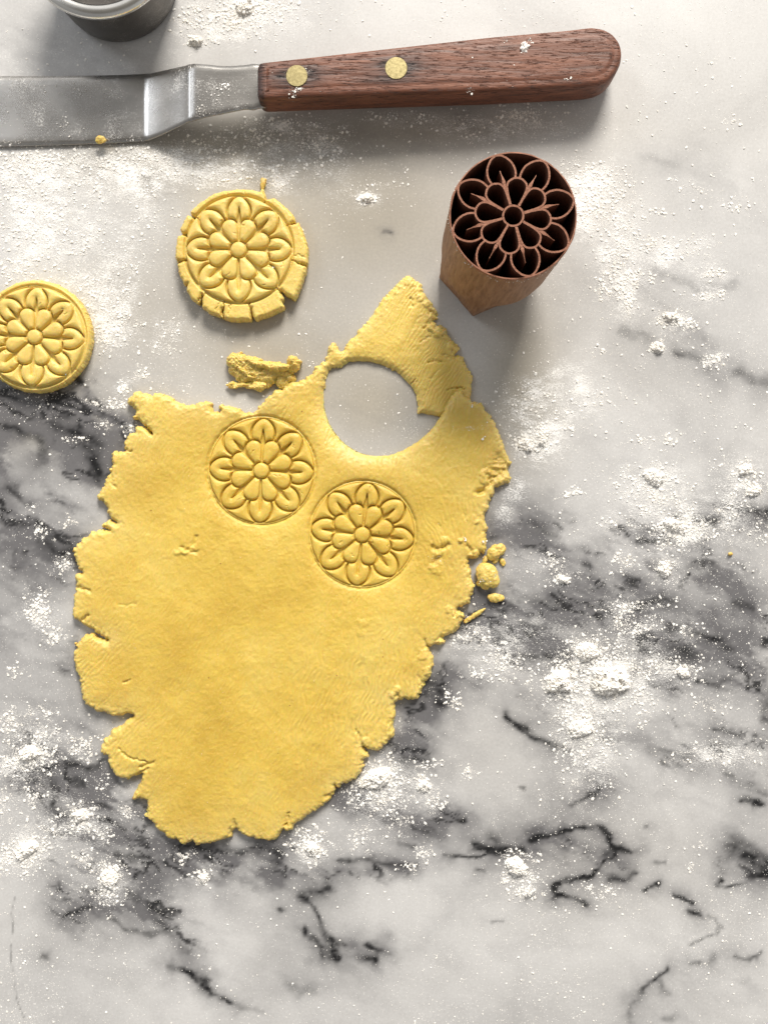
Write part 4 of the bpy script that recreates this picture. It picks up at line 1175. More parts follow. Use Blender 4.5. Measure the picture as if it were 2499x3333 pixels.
def stamp_body():
    n = 144
    th = np.linspace(0, 2 * math.pi, n, endpoint=False)
    cir = np.stack([np.cos(th), np.sin(th)], 1)
    # lower block: a faceted, roughly square foot traced on the worktop
    corners = [P(1430, 904)[:2], P(1537, 1031)[:2], P(1642, 986)[:2], P(1748, 880)[:2], P(1600, 740)[:2], P(1480, 770)[:2]]
    cen = np.mean(corners, 0)
    cs = np.array(corners)
    # radial lookup of the foot polygon
    foot = []
    for c, s_ in cir:
        best = 0
        for a, b in zip(cs, np.roll(cs, -1, 0)):
            e = b - a; w_ = a - cen
            den = c * e[1] - s_ * e[0]
            if abs(den) < 1e-12: continue
            t = (w_[0] * e[1] - w_[1] * e[0]) / den
            u = (w_[0] * s_ - w_[1] * c) / den
            if t > 0 and -1e-6 <= u <= 1 + 1e-6: best = max(best, t)
        foot.append(cen + best * np.array([c, s_]))
    foot = np.array(foot)
    top = np.array([tx, ty]) + cir * RS
    rows = []
    for t in (0, .012, .10, .20, .26, .32, .40, .52, .64, .76, .88, .95, .985, 1.0):
        m = float(sstep(.10, .36, np.array(t)))
        ax = np.array([tx, ty]) + (np.array([0, 0]))
        roundc = cen * (1 - t) * .35 + np.array([tx, ty]) * (1 - (1 - t) * .35)
        r_here = RS * (.965 + .035 * t)
        rr = roundc + cir * r_here
        ft = cen + (foot - cen) * (1.0 - .015 * (t == 0))
        xy = ft * (1 - m) + rr * m
        if t == 1.0: xy = top - cir * .00018
        wob = (fbm(cir[:, 0] * 3, cir[:, 1] * 3 + t * 4, 1, 3, 77) - .5)[:, None] * .0007 * (t < .99)
        rows.append(np.concatenate([xy + cir * wob, np.full((n, 1), t * HS + 0.00005)], 1))
    wall = .00062
    chips = (fbm(cir[:, 0] * 9, cir[:, 1] * 9, 1, 3, 78)) > .60
    rows[-1][:, 2] -= chips * .0004
    for dr, dz in ((wall, 0.0), (wall + .0001, -.0008), (wall + .0004, -.022)):
        p = np.array([tx, ty]) + cir * (RS - dr)
        rows.append(np.concatenate([p, np.full((n, 1), HS + dz + 0.00005)], 1))
    V = np.concatenate(rows); m = len(rows)
    F = []
    for r in range(m - 1):
        a = np.arange(n); b = (a + 1) % n
        F.append(np.stack([r * n + a, r * n + b, (r + 1) * n + b, (r + 1) * n + a], 1))
    V = np.concatenate([V, [[cen[0], cen[1], 0.00005]]])
    a = np.arange(n); b = (a + 1) % n
    T = np.stack([b, a, np.full(n, len(V) - 1)], 1)
    me = np_mesh('stamp_body', V, np.concatenate(F), T)
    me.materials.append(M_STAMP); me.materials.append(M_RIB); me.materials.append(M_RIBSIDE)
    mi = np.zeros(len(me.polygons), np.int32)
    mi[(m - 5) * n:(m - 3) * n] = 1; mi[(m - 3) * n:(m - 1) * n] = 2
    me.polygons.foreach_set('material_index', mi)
    return me


me = stamp_body()
ob = child('stamp_body', me, None, stamp)
es = ob.modifiers.new('crisp', 'EDGE_SPLIT'); es.split_angle = R_(40)
# floor of the carving
n = 96
th = np.linspace(0, 2 * math.pi, n, endpoint=False)
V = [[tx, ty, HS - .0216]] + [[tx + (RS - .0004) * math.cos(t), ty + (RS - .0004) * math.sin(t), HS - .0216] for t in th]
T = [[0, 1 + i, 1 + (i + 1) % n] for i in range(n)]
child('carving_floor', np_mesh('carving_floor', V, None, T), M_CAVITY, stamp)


def ribbon(pts, hw, closed=False, ztop=HS, depth=.0215, drop=None):
    pts = np.array(pts, float); n = len(pts)
    if closed: t = np.roll(pts, -1, 0) - np.roll(pts, 1, 0)
    else: t = np.gradient(pts, axis=0)
    L = np.hypot(t[:, 0], t[:, 1])[:, None] + 1e-12
    nn = np.stack([-t[:, 1], t[:, 0]], 1) / L
    hw = np.broadcast_to(hw, (n,))[:, None]
    jit = (rng.random((n, 1)) - .5) * .00008
    A = pts + nn * (hw + jit); B = pts - nn * (hw - jit)
    A2 = pts + nn * (hw + .00022); B2 = pts - nn * (hw + .00022)
    zt = np.full((n, 1), ztop) + (rng.random((n, 1)) - .5) * .00008
    if drop is not None: zt = zt - np.asarray(drop)[:, None]
    V = np.concatenate([np.c_[A, zt], np.c_[B, zt], np.c_[A2, np.full((n, 1), ztop - depth)], np.c_[B2, np.full((n, 1), ztop - depth)]])
    F = []
    for i in range(n if closed else n - 1):
        j = (i + 1) % n
        F += [[n + i, n + j, j, i], [i, j, 2 * n + j, 2 * n + i], [3 * n + i, 3 * n + j, n + j, n + i]]
    if not closed:
        F += [[0, 2 * n, 3 * n, n], [n - 1, 2 * n - 1, 4 * n - 1, 3 * n - 1]]
    me = np_mesh('rib', V, F, None, smooth=False)
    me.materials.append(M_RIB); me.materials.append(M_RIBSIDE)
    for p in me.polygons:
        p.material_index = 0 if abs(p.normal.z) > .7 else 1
    return me


srot = R_(-15.5)
def to_face(u, v, ang):
    """polar-frame point: u along the petal axis at angle ang clockwise from up"""
    a = ang + srot
    x = u * math.sin(a) + v * math.cos(a); y = u * math.cos(a) - v * math.sin(a)
    k = RS * .985
    return tx + x * k, ty + y * k


HWR = .00034
th = np.linspace(0, 2 * math.pi, 40, endpoint=False)
child('centre_ring_rib', ribbon([(tx + .158 * RS * math.cos(t), ty + .158 * RS * math.sin(t)) for t in th], HWR, True), None, stamp)
inn = catmull(INNER, 4); outp = catmull(OUTER, 4); spk = catmull(SPIKE, 4)
for k in range(8):
    a = (k + .5) * math.pi / 4
    pr = [to_face(u, v, a) for u, v in inn] + [to_face(u, -v, a) for u, v in inn[::-1][1:]]
    pr = np.array(pr) + (rng.random(2) - .5) * .0002
    child('inner_petal_rib', ribbon(pr, HWR), None, stamp)
    a = k * math.pi / 4
    o2 = outp
    pr = [to_face(u, v, a) for u, v in o2] + [to_face(u, -v, a) for u, v in o2[::-1][1:]]
    pr = np.array(pr) + (rng.random(2) - .5) * .0002
    child('outer_petal_rib', ribbon(pr, HWR), None, stamp)
    sk = [(u, h) for u, h in spk if u > .36]
    child('vein_rib', ribbon([to_face(u, 0, a) for u, h in sk], np.array([max(h * RS * .9, .00012) for u, h in sk]), drop=np.array([max(0, (u - .60)) * .008 + .0001 for u, h in sk])), None, stamp)

# ------------------------------------------------------------------ offset spatula
spat = empty('palette_knife', P(900, 300), 'offset palette knife with steel blade and riveted dark wooden handle lying across the top', 'palette knife')
# handle: top face outline in px at its height, then the side wall hangs below it
HT = [(838, 203), (846, 198), (1000, 181), (1256, 152), (1594, 114), (1847, 92), (1925, 82), (1966, 88), (1998, 106), (2020, 136), (2027, 168), (2022, 202), (2006, 234), (1982, 260), (1950, 274), (1915, 280),
      (1594, 296), (1256, 307), (1000, 315), (852, 321), (840, 317), (836, 305), (836, 215)]


def zt_handle(px): return .0200 - (px - 836) / 1180 * .0035


def build_handle():
    pts = resample(HT, 12)
    for _ in range(1): pts = .5 * pts + .25 * (np.roll(pts, 1, 0) + np.roll(pts, -1, 0))
    c = pts.mean(0)
    t = np.roll(pts, -1, 0) - np.roll(pts, 1, 0)
    L = np.hypot(t[:, 0], t[:, 1])[:, None]
    nn = np.stack([t[:, 1], -t[:, 0]], 1) / L          # outward for clockwise-in-image
    if ((pts + nn - c) ** 2).sum() < ((pts - c) ** 2).sum(): nn = -nn
    # profile: (inset px, drop m)
    prof = [(40, .0), (26, .0), (15, .00002), (8, .00022), (3, .0009), (0, .0021), (-.5, .006), (0, .0104), (4, .0122), (11, .0135), (24, .0140)]
    n = len(pts); V = []
    zt = zt_handle(pts[:, 0])
    k = S * (D - .0195) / D
    k = (S * (D - zt) / D)
    def ring(ins, drop):
        p = pts - nn * ins
        return np.c_[(p[:, 0] - CX) * k, -(p[:, 1] - CY) * k, zt - drop]
    rows = [ring(a, b) for a, b in prof]
    # cap by shrinking rows toward the axis line so the top stays flat
    V = np.concatenate(rows)
    F = []
    for r in range(len(rows) - 1):
        a = np.arange(n); b = (a + 1) % n
        F.append(np.stack([r * n + a, r * n + b, (r + 1) * n + b, (r + 1) * n + a], 1))
    bm = bmesh.new()
    vs = [bm.verts.new(v) for v in V]
    for q in np.concatenate(F): bm.faces.new([vs[i] for i in q])
    bm.faces.new([vs[i] for i in range(n)][::-1])
    bm.faces.new([vs[(len(rows) - 1) * n + i] for i in range(n)])
    bmesh.ops.recalc_face_normals(bm, faces=bm.faces)
    bmesh.ops.triangulate(bm, faces=[f for f in bm.faces if len(f.verts) > 4])
    long_e = [e for e in bm.edges if e.calc_length() > .003]
    me = bpy.data.meshes.new('handle'); bm.to_mesh(me); bm.free()
    for p in me.polygons: p.use_smooth = True
    return me


def grid_top_handle():
    """fine flat top so that the stain around the rivets can follow the wood"""
    poly = resample(HT, 8)
    c = poly.mean(0); t = np.roll(poly, -1, 0) - np.roll(poly, 1, 0)
    nn = np.stack([t[:, 1], -t[:, 0]], 1) / np.hypot(t[:, 0], t[:, 1])[:, None]
    if ((poly + nn - c) ** 2).sum() < ((poly - c) ** 2).sum(): nn = -nn
    return poly - nn * 20


me = build_handle()
co = np.array([v.co[:] for v in me.vertices])
attr(me, 'stain', .85 * sstep(P(868, 0, .02)[0], P(852, 0, .02)[0], co[:, 0]))
hd_ = child('handle', me, M_HANDLE, spat)
# the worn flat of the top face, as its own fine skin a hair proud of the block
poly = grid_top_handle()
gx = np.arange(840, 2020, 5.0); gy = np.arange(80, 330, 5.0)
ins = inside_rows(poly, gx, gy)
cell = ins[:-1, :-1] & ins[1:, :-1] & ins[:-1, 1:] & ins[1:, 1:]
I = np.arange(len(gx) * len(gy)).reshape(len(gy), len(gx))
cj, ci = np.nonzero(cell)
q = np.stack([I[cj + 1, ci], I[cj + 1, ci + 1], I[cj, ci + 1], I[cj, ci]], 1)
X, Y = np.meshgrid(gx, gy)
used = np.zeros(I.size, bool); used[q.ravel()] = True
mapi = np.cumsum(used) - 1
px, py = X.ravel()[used], Y.ravel()[used]
grain = fbm(px, (py + px * .08) * 9, 90, 4, 901)
groove = sstep(.56, .70, grain) * sstep(1500, 900, px)
k = S * (D - zt_handle(px)) / D
dp = np.full(px.shape, 1e9)
for a_, b_ in poly: dp = np.minimum(dp, np.hypot(px - a_, py - b_))
zz = zt_handle(px) - .00012 + .00042 * sstep(2, 22, dp) - groove * .00022
RIV = [(966, 247, 35), (1289, 222, 36)]
stain = np.zeros(px.shape)
for x, y, r in RIV:
    dx = px - x; dy = (py - y) + dx * .08
    stain = np.maximum(stain, np.exp(-((dx / (r * 2.7)) ** 2 + (dy / (r * 1.35)) ** 2) ** 1.3))
stain = np.clip(stain * (.35 + 1.4 * grain), 0, 1)
stain = np.maximum(stain, .85 * sstep(864, 850, px))
me = np_mesh('worn_top', np.c_[(px - CX) * k, -(py - CY) * k, zz], mapi[q])
attr(me, 'stain', stain)
child('worn_top', me, M_HANDLE, spat)


def cyl(name, cx, cy, z0, z1, r, bevel, n=40):
    th = np.linspace(0, 2 * math.pi, n, endpoint=False)
    rows = []
    for rr, z in ((r, z0), (r, z1 - bevel), (r - bevel, z1), (0.0001, z1 + .00004)):
        rows.append(np.c_[cx + rr * np.cos(th), cy + rr * np.sin(th), np.full(n, z)])
    F = []
    for i in range(3):
        a = np.arange(n); b = (a + 1) % n
        F.append(np.stack([i * n + a, i * n + b, (i + 1) * n + b, (i + 1) * n + a], 1))
    return np_mesh(name, np.concatenate(rows), np.concatenate(F), smooth=False)


for x, y, r in RIV:
    zt = zt_handle(x)
    kk = S * (D - zt) / D
    me = cyl('rivet', (x - CX) * kk, -(y - CY) * kk, zt - .003, zt + .00055, r * kk, .00012)
    child('rivet', me, M_BRASS, spat)

# steel strip: stations (x, y_top, y_bottom, z)
ST = [(-700, 252, 480, .0016), (-200, 248, 477, .0016), (0, 246, 474, .0016), (200, 246, 470, .0016), (380, 243, 463, .0016), (455, 240, 458, .0017), (474, 239, 456, .0019),
      (488, 238, 453, .0026), (520, 231, 440, .0048), (560, 222, 421, .0080), (600, 213, 402, .0110), (612, 209, 396, .0120), (622, 207, 394, .0126), (640, 206, 388, .0129), (680, 209, 377, .0130), (716, 213, 370, .0130),
      (760, 213, 361, .0130), (799, 210, 354, .0130), (826, 206, 356, .0130), (850, 208, 350, .0130), (960, 215, 340, .0130)]


def strip(stations, n_across=14, th=.0009, name='blade'):
    st = catmull(stations, 5)
    rows_t, rows_b = [], []
    for x, yt, yb, z in st:
        r = []
        for j in range(n_across + 1):
            f = j / n_across
            y = yt + (yb - yt) * f
            e = min(f, 1 - f)
            r.append(P(x, y, z - (.0003 if e < .001 else 0)))
        rows_t.append(r)
    T = np.array(rows_t); B = T.copy(); B[:, :, 2] -= th
    B[:, [0, -1], 2] += .0003
    a, b = T.shape[:2]
    V = np.concatenate([T.reshape(-1, 3), B.reshape(-1, 3)])
    I = np.arange(a * b).reshape(a, b); J = I + a * b
    F = [np.stack([I[:-1, :-1], I[:-1, 1:], I[1:, 1:], I[1:, :-1]], -1).reshape(-1, 4), np.stack([J[1:, :-1], J[1:, 1:], J[:-1, 1:], J[:-1, :-1]], -1).reshape(-1, 4)]
    for c in (0, b - 1):
        qd = np.stack([I[1:, c], J[1:, c], J[:-1, c], I[:-1, c]], 1)
        F.append(qd if c == 0 else qd[:, ::-1])
    for r in (0, a - 1):
        qd = np.stack([I[r, :-1], J[r, :-1], J[r, 1:], I[r, 1:]], 1)
        F.append(qd if r == 0 else qd[:, ::-1])
    me = np_mesh(name, V, np.concatenate(F))
    bm = bmesh.new(); bm.from_mesh(me); bmesh.ops.recalc_face_normals(bm, faces=bm.faces); bm.to_mesh(me); bm.free()
    return me


ob = child('blade', strip(ST[:13] ), M_BLADE, spat)
ob = child('tang', strip(ST[12:], name='tang'), M_BLADE, spat)

# ------------------------------------------------------------------ steel cup
cupx, cupy, _z = P(390, -46)
cup = empty('metal_cup', (cupx, cupy, 0), 'small round grey metal cup with a shiny rolled rim at the top left edge', 'metal cup')


def lathe(name, prof, n=128, closed=False):
    th = np.linspace(0, 2 * math.pi, n, endpoint=False)
    V = np.concatenate([np.c_[r * np.cos(th), r * np.sin(th), np.full(n, z)] for r, z in prof])
    F = []
    m = len(prof)
    for i in range(m if closed else m - 1):
        j = (i + 1) % m
        a = np.arange(n); b = (a + 1) % n
        F.append(np.stack([i * n + a, i * n + b, j * n + b, j * n + a], 1))
    return np_mesh(name, V, np.concatenate(F))


hc = .0285
prof = [(.0002, .0003), (.0205, .0003), (.0232, .0006), (.0241, .0016), (.0246, .004), (.0254, .010), (.0262, .017), (.0268, .024), (.0270, hc - .0015),
        (.0262, hc - .0015), (.0260, .024), (.0254, .017), (.0246, .010), (.0238, .004), (.0230, .0020), (.0205, .0012), (.0002, .0012)]
me = lathe('cup_body', prof)
link('cup_body', me, M_CUP, cup)
rim = [(.0268 + .0027 * math.cos(t) , hc - .0010 + .0022 * math.sin(t)) for t in np.linspace(0, 2 * math.pi, 18, endpoint=False)]
me = lathe('rolled_rim', rim, closed=True)
link('rolled_rim', me, M_RIM, cup)

# ------------------------------------------------------------------ flour
def in_dough(x, y):
    return bool(inside_rows(MAINP, np.array([x]), np.array([y]))[0, 0])


MAINP = np.array(MAIN, float); FLAPP = np.array(FLAP, float)
SPATP = np.array([(-100, 240), (480, 236), (640, 200), (830, 195), (1940, 76), (2030, 150), (2020, 240), (1920, 320), (850, 372), (640, 392), (480, 462), (-100, 480)], float)


def pip(poly, x, y):
    x = np.asarray(x); y = np.asarray(y)
    res = np.zeros(x.shape, bool)
    for (ax, ay), (bx, by) in zip(poly, np.roll(poly, -1, 0)):
        m = (ay <= y) != (by <= y)
        with np.errstate(divide='ignore', invalid='ignore'):
            xi = ax + (y - ay) * (bx - ax) / (by - ay if by != ay else 1e-9)
        res ^= m & (x < xi)
    return res


def blocked(x, y):
    b = pip(MAINP, x, y) | pip(FLAPP, x, y) | pip(SPATP, x, y)
    b |= np.hypot(x - c1x, y - c1y) < 212
    b |= np.hypot(x - c2x, y - c2y) < 180
    b |= np.hypot(x - 1590, y - 860) < 165
    b |= np.hypot(x - 390, y + 46) < 190
    # the scrap
    b |= (np.abs(x - 846) < 100) & (np.abs(y - 1208) < 60)
    return b


# clusters: (x, y, spread x, spread y, count, size factor, angle)


def flour():
    xs, ys, ss = [], [], []
    for c in CL:
        x, y, sx, sy, n, f = c
        n = int(n * 4.6)
        r = np.abs(rng.standard_normal(n)) ** 1.15 * np.sign(rng.standard_normal(n))
        r2 = np.abs(rng.standard_normal(n)) ** 1.15 * np.sign(rng.standard_normal(n))
        s_ = (rng.pareto(2.3, n) * .19 + .15)
        # little flecks crowd into knots instead of spreading evenly
        kx = rng.standard_normal(max(2, n // 14)); ky = rng.standard_normal(max(2, n // 14))
        pick = rng.integers(0, len(kx), n); kn = rng.random(n) < .72
        ax = np.where(kn, kx[pick] + r * .16, r); ay = np.where(kn, ky[pick] + r2 * .16, r2)
        xs.append(x + ax * sx); ys.append(y + ay * sy); ss.append(np.minimum(s_ * f * .72, 1.0))
    # overall fine dust: uneven scatter
    n = 230000
    x = rng.uniform(-250, 2750, n); y = rng.uniform(-250, 3600, n)
    dens = .16 + .9 * sstep(.45, .75, fbm(x, y, 300, 4, 801)) * (.3 + .7 * sstep(.4, .6, fbm(x, y, 60, 3, 802)))
    z1 = np.exp(-(((x - 250) / 500) ** 2 + ((y - 650) / 350) ** 2)) + np.exp(-(((x - 2150) / 480) ** 2 + ((y - 2150) / 400) ** 2)) + np.exp(-(((x - 2150) / 400) ** 2 + ((y - 1350) / 450) ** 2)) + np.exp(-(((x - 250) / 330) ** 2 + ((y - 2550) / 360) ** 2))
    quiet = np.exp(-(((x - 1280) / 230) ** 2 + ((y - 820) / 230) ** 2)) + np.exp(-(((x - 1600) / 260) ** 2 + ((y - 150) / 200) ** 2)) * .4 + np.exp(-(((x - 1560) / 230) ** 2 + ((y - 2420) / 170) ** 2)) * .7 + np.exp(-(((x - 1500) / 160) ** 2 + ((y - 1000) / 330) ** 2)) * .9
    keep = rng.random(n) < np.clip(dens + z1 * .55, 0, 1) * (1 - np.clip(quiet, 0, .93)) * .62
    x = x[keep]; y = y[keep]
    xs.append(x); ys.append(y); ss.append(np.minimum(rng.pareto(2.8, len(x)) * .13 + .17, .8))
    x = np.concatenate(xs); y = np.concatenate(ys); s_ = np.concatenate(ss)
    ok = ~blocked(x, y) & (y > -400) & (y < 3700) & (x > -300) & (x < 2800)
    x, y, s_ = x[ok], y[ok], s_[ok]
    zb = np.zeros(len(x))
    # specks lying on the dough, the handle and the blade
    on = []
    def put(cx, cy, sx, sy, n, f, z):
        for _ in range(n):
            a = rng.standard_normal(2) * .8
            px_, py_ = cx + a[0] * sx, cy + a[1] * sy
            on.append((px_, py_, min(rng.pareto(2.6) * .25 + .12, 1.0) * f, z(px_) if callable(z) else z))
    zh = lambda v: zt_handle(v) + .0001
    put(1706, 158, 12, 14, 150, .8, zh); put(1722, 135, 12, 14, 40, .6, zh); put(1660, 230, 14, 20, 40, .6, zh); put(1760, 200, 60, 30, 70, .5, zh); put(1850, 255, 12, 10, 26, .7, zh); put(1530, 290, 10, 12, 18, .7, zh)
    put(1548, 160, 8, 14, 16, .7, zh); put(1640, 135, 14, 6, 14, .6, zh); put(1600, 250, 70, 20, 30, .45, zh); put(1003, 228, 18, 12, 70, .6, zh); put(966, 285, 16, 12, 90, .8, zh); put(955, 310, 8, 10, 30, .8, zh); put(960, 240, 20, 14, 40, .45, zh)
    put(1030, 250, 60, 30, 40, .4, zh); put(900, 250, 30, 40, 30, .35, zh); put(1840, 170, 60, 40, 30, .4, zh)
    zb_ = .0132
    put(700, 310, 40, 34, 260, .55, zb_); put(730, 278, 14, 8, 60, .7, zb_); put(780, 300, 26, 40, 60, .4, zb_); put(660, 360, 14, 14, 70, .6, zb_)
    zl = .00175
    put(120, 275, 60, 16, 160, .5, zl); put(250, 290, 60, 10, 150, .5, zl); put(210, 405, 10, 28, 110, .55, zl); put(270, 425, 30, 6, 50, .5, zl); put(60, 400, 60, 50, 90, .4, zl); put(400, 350, 60, 40, 120, .35, zl); put(340, 300, 80, 16, 120, .4, zl)
    put(440, 450, 30, 8, 40, .6, zl); put(20, 465, 30, 8, 90, .7, zl)
    zd = TM + .00005
    put(1525, 1395, 26, 5, 90, .6, zd + .0003); put(1580, 1390, 8, 8, 26, .5, zd); put(1570, 1425, 3, 3, 5, .9, zd); put(1535, 1320, 10, 8, 40, .6, zd + .0001); put(1420, 1825, 16, 16, 60, .45, zd); put(1575, 1765, 8, 5, 26, .6, zd - .0003)
    put(1512, 1755, 5, 6, 18, 1.0, zd); put(1575, 1885, 12, 7, 90, .6, .0050); put(1605, 1872, 8, 8, 60, .6, .0050); put(1450, 1755, 4, 4, 6, 1.0, zd)
    put(900, 760, 160, 160, 0, .4, TC); put(c1x + 125, c1y + 60, 10, 30, 24, .5, TC - .0002); put(c1x - 60, c1y + 165, 14, 6, 20, .5, TC - .0004); put(c1x + 40, c1y - 8, 3, 3, 5, .6, TC - .0003); put(210, 1216, 4, 4, 10, .8, TC - .0006)
    for _ in range(420):
        px_, py_ = rng.uniform(260, 1600), rng.uniform(1300, 2700)
        if pip(MAINP, np.array([px_]), np.array([py_]))[0] and min(math.hypot(px_ - 849, py_ - 1530), math.hypot(px_ - 1180, py_ - 1740)) > 190: on.append((px_, py_, rng.uniform(.08, .2), zd + .0001))
    # rim of the stamp
    for _ in range(260):
        a = rng.uniform(0, 2 * math.pi); 
        if rng.random() > (.25 + .75 * (math.cos(a - math.radians(200)) > .2)): continue
        r_ = RS + rng.uniform(-.0006, .0005)
        k = (HS, tx + r_ * math.cos(a), ty + r_ * math.sin(a))
        z_ = HS - rng.random() * .0006 - (.003 * rng.random() if r_ > RS else 0)
        on.append((k[1] / (S * (D - z_) / D) + CX, -k[2] / (S * (D - z_) / D) + CY, rng.uniform(.12, .34), z_))
    on = np.array(on)
    x = np.concatenate([x, on[:, 0]]); y = np.concatenate([y, on[:, 1]]); s_ = np.concatenate([s_, on[:, 2]]); zb = np.concatenate([zb, on[:, 3]])
    N = len(x)
    # base shape: octahedron with jitter, one variant per fleck
    oc = np.array([[1, 0, 0], [0, 1, 0], [-1, 0, 0], [0, -1, 0], [0, 0, 1], [0, 0, -1]], float)
    fo = np.array([[0, 1, 4], [1, 2, 4], [2, 3, 4], [3, 0, 4], [1, 0, 5], [2, 1, 5], [3, 2, 5], [0, 3, 5]])
    small = s_ < .5
    def emit(sel, base, faces, jit):
        n = sel.sum()
        v = np.broadcast_to(base, (n,) + base.shape).copy()
        v += (rng.random(v.shape) - .5) * jit
        el = rng.uniform(.7, 1.5, (n, 1, 1))
        v[:, :, 0:1] *= el; v[:, :, 2] *= rng.uniform(.28, .55, (n, 1))
        a = rng.uniform(0, 2 * math.pi, n) ; a = np.where(rng.random(n) < .5, math.radians(40) + rng.standard_normal(n) * .5, a)
        ca, sa = np.cos(a)[:, None], np.sin(a)[:, None]
        xx = v[:, :, 0] * ca - v[:, :, 1] * sa; yy = v[:, :, 0] * sa + v[:, :, 1] * ca
        r = (s_[sel] * .001 * .62)[:, None]
        z0 = zb[sel][:, None]
        k = S * (D - z0) / D
        X_ = (x[sel][:, None] - CX) * k + xx * r; Y_ = -(y[sel][:, None] - CY) * k + yy * r
        Z_ = z0 + np.maximum(v[:, :, 2] + .18, -.1 + 0 * v[:, :, 2]) * r
        V = np.stack([X_, Y_, Z_], -1).reshape(-1, 3)
        F = (np.arange(n)[:, None, None] * len(base) + faces[None]).reshape(-1, 3)
        return V, F
    tiny = s_ < .33
    tt = np.array([[1, -.5, -.4], [-.9, -.6, -.4], [0, 1, -.4], [0, 0, .9]], float)
    ft = np.array([[0, 2, 3], [2, 1, 3], [1, 0, 3], [0, 1, 2]])
    a0 = emit(small & tiny, tt * 1.15, ft, .6)
    a = emit(small & ~tiny, oc, fo, .5)
    vi, fi = ICO[1]
    b = emit(~small, vi, fi, .55)
    V, F = join([a0, a, b])
    print('flour flecks', N, 'tris', len(F))
    me = np_mesh('flour_dust', V, None, F, smooth=False)
    link('flour_dust', me, M_FLOUR, kind='stuff', label='white flour dust and small flecks scattered over marble, dough and tools', category='flour')


flour()

CLUMPS = [  # x, y, rx, ry, h (mm), angle, label
    (1820, 2222, 6.4, 5.4, 4.2, 10, 'left rounded heap of the group of flour piles right of the sheet'),
    (1972, 2215, 8.0, 6.0, 4.6, -15, 'widest flour heap in the group of piles right of the sheet'),
    (1912, 2122, 4.6, 3.4, 3.0, 0, 'topmost flour heap of the group of piles right of the sheet'),
    (1888, 2368, 5.2, 4.4, 2.8, 30, 'lowest cream flour heap in the group of piles right of the sheet'),
    (1228, 2535, 7.0, 3.8, 3.0, 20, 'long flour heap touching the lower right edge of the dough sheet'),
    (1680, 2822, 4.4, 3.4, 3.0, -40, 'bright lone flour clump on pale marble beside the curled dark vein'),
    (2196, 1712, 5.4, 2.8, 2.6, -20, 'bright flour clump on the short black vein at the right'),
    (2128, 1552, 4.0, 3.0, 2.4, -30, 'upper flour clump on pale marble at the right'),
    (100, 2452, 4.4, 2.8, 2.6, 15, 'flour clump above the dark vein at the lower left edge'),
    (262, 2655, 3.4, 2.2, 2.2, 10, 'oblong bright flour clump left of the sheet bottom'),
    (88, 2768, 4.6, 3.4, 2.4, 35, 'widest bright flour clump at the lower left'),
    (356, 2860, 3.4, 4.6, 2.6, -20, 'flour clump with a pinkish foot, lowest of the left clumps'),
    (1378, 2560, 2.6, 2.2, 2.0, 0, 'small round flour clump right of the long heap'),
    (1195, 646, 3.0, 1.8, 1.8, 0, 'small flour lump alone between cracked cookie and wooden stamp'),
    (800, 26, 3.6, 2.8, 2.2, 20, 'flour lump in the dusting at the top edge right of the cup'),
    (636, 134, 2.8, 1.8, 2.0, 15, 'flour lump between the metal cup and the knife tang'),
    (1018, 2765, 3.6, 2.8, 2.4, -50, 'pinkish flour clump just under the bottom edge of the sheet'),
    (662, 2858, 2.2, 2.0, 1.8, 0, 'rounded flour clump below the bottom tip of the sheet'),
    (1762, 1430, 1.9, 5.0, 2.4, -14, 'upright finger-shaped flour clump right of the sheet lobe'),
    (1712, 1448, 3.0, 2.2, 1.8, 0, 'crumbly flour clump right of the sheet lobe, left of the finger-shaped one'),
    (2160, 1855, 2.6, 3.0, 2.2, 0, 'flour clump on grey marble, lower one at the far right'),
    (2140, 1132, 2.4, 2.0, 2.0, 0, 'round flour lump beside the faint grey vein right of the stamp'),
    (2182, 1032, 3.0, 2.0, 1.8, 0, 'wide flour lump above the faint grey vein right of the stamp'),
    (1832, 1886, 2.8, 1.5, 1.8, -15, 'oval flour lump on dark marble right of the glossy dough ball'),
    (2222, 2192, 2.8, 1.8, 1.9, -30, 'flour lump at the far right of the flour piles'),
    (2425, 1530, 2.6, 2.0, 1.9, 0, 'flour lump near the right edge on pale marble, upper one'),
    (2450, 1600, 3.2, 1.9, 1.9, 20, 'flour lump near the right edge beside the black vein'),
    (1706, 152, 1.5, 1.8, 1.0, -20, 'white flour blot on the brown wooden handle'),
]
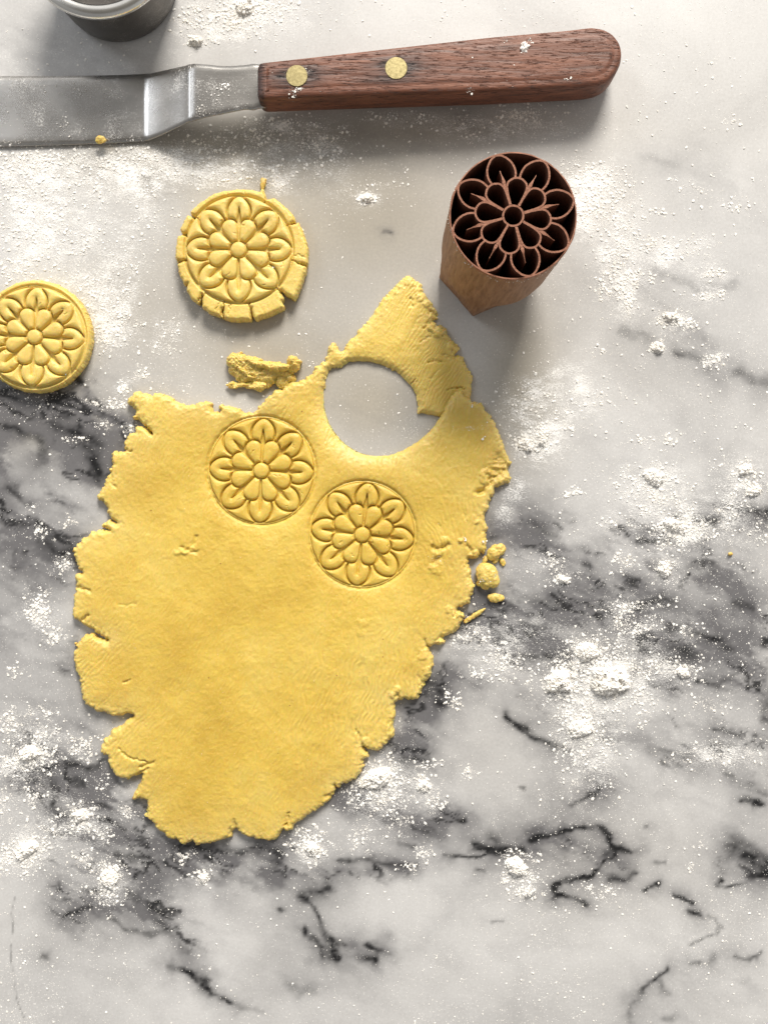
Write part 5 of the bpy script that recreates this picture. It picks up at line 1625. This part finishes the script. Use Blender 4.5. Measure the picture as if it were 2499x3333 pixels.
for i, (x, y, rx, ry, h, ang, lab) in enumerate(CLUMPS):
    big = max(rx, ry)
    ns = 110 if big > 3.5 else 70
    g = np.linspace(-1.35, 1.35, ns)
    U, W = np.meshgrid(g, g)
    rr = np.hypot(U + (fbm(U + i, W, .9, 3, 60 + i) - .5) * .9, W + (fbm(U, W + i, .9, 3, 90 + i) - .5) * .9)
    mound = np.clip(1 - rr ** 1.7, 0, 1) ** .75
    mx, my = U * rx, W * ry
    g1 = fbm(mx, my, 1.5, 3, 120 + i); g2 = fbm(mx, my, .5, 2, 150 + i)
    lumpy = (1 - np.abs(2 * g1 - 1)) * .55 + g2 * .45
    Z = h * (mound * (.62 + .55 * (g1 - .3)) + (lumpy - .42) * .62 * sstep(0, .35, mound + .12 * g2)) - .10
    Z = np.where(rr > 1.12, -.12, Z)
    ca, sa = math.cos(R_(ang)), math.sin(R_(ang))
    jx = (rng.random(U.shape) - .5) * 2.7 / ns * rx * .7; jy = (rng.random(U.shape) - .5) * 2.7 / ns * ry * .7
    V0 = np.stack([((mx + jx) * ca - (my + jy) * sa), ((mx + jx) * sa + (my + jy) * ca), Z], -1).reshape(-1, 3)
    I = np.arange(ns * ns).reshape(ns, ns)
    q = np.stack([I[:-1, :-1], I[:-1, 1:], I[1:, 1:], I[1:, :-1]], -1).reshape(-1, 4)
    q = q[(V0[q, 2] > -.05).any(1)]
    parts = [(V0, np.concatenate([q[:, [0, 1, 2]], q[:, [0, 2, 3]]]))]
    for k in range(int(60 + big * 45)):
        a = rng.uniform(0, 2 * math.pi); q_ = rng.random() ** .45 * 1.15
        dx, dy = math.cos(a) * rx * q_, math.sin(a) * ry * q_
        s0 = min(.62, .10 + rng.pareto(2.4) * .13)
        iu = int(np.clip((math.cos(a) * q_ + 1.35) / 2.7 * (ns - 1), 0, ns - 1)); iv = int(np.clip((math.sin(a) * q_ + 1.35) / 2.7 * (ns - 1), 0, ns - 1))
        zc = max(Z[iv, iu], 0) + s0 * .2
        parts.append(blob((dx * ca - dy * sa, dx * sa + dy * ca, zc), (s0 * rng.uniform(.8, 1.5), s0, s0 * .8), (0, 0, a), 2 if s0 > .3 else 1, .42, .7, 200 + i * 31 + k % 40, -.2, 2))
    V, F = join(parts)
    F = F[(V[F, 2] > -.11).any(1)]
    me = np_mesh('flour_clump', V * .001, None, F, smooth=False)
    o = link('flour_clump', me, M_FLOUR)
    if i == len(CLUMPS) - 1: o.location = P(x, y, zt_handle(x))
    else: o.location = P(x, y, 0)
    o['label'] = lab; o['category'] = 'flour clump'; o['group'] = 'clumps of loose flour'

print('tris total', sum(sum(len(p.vertices) - 2 for p in o.data.polygons) if len(o.data.polygons) < 2000 else len(o.data.polygons) * 2 for o in scene.objects if o.type == 'MESH'))
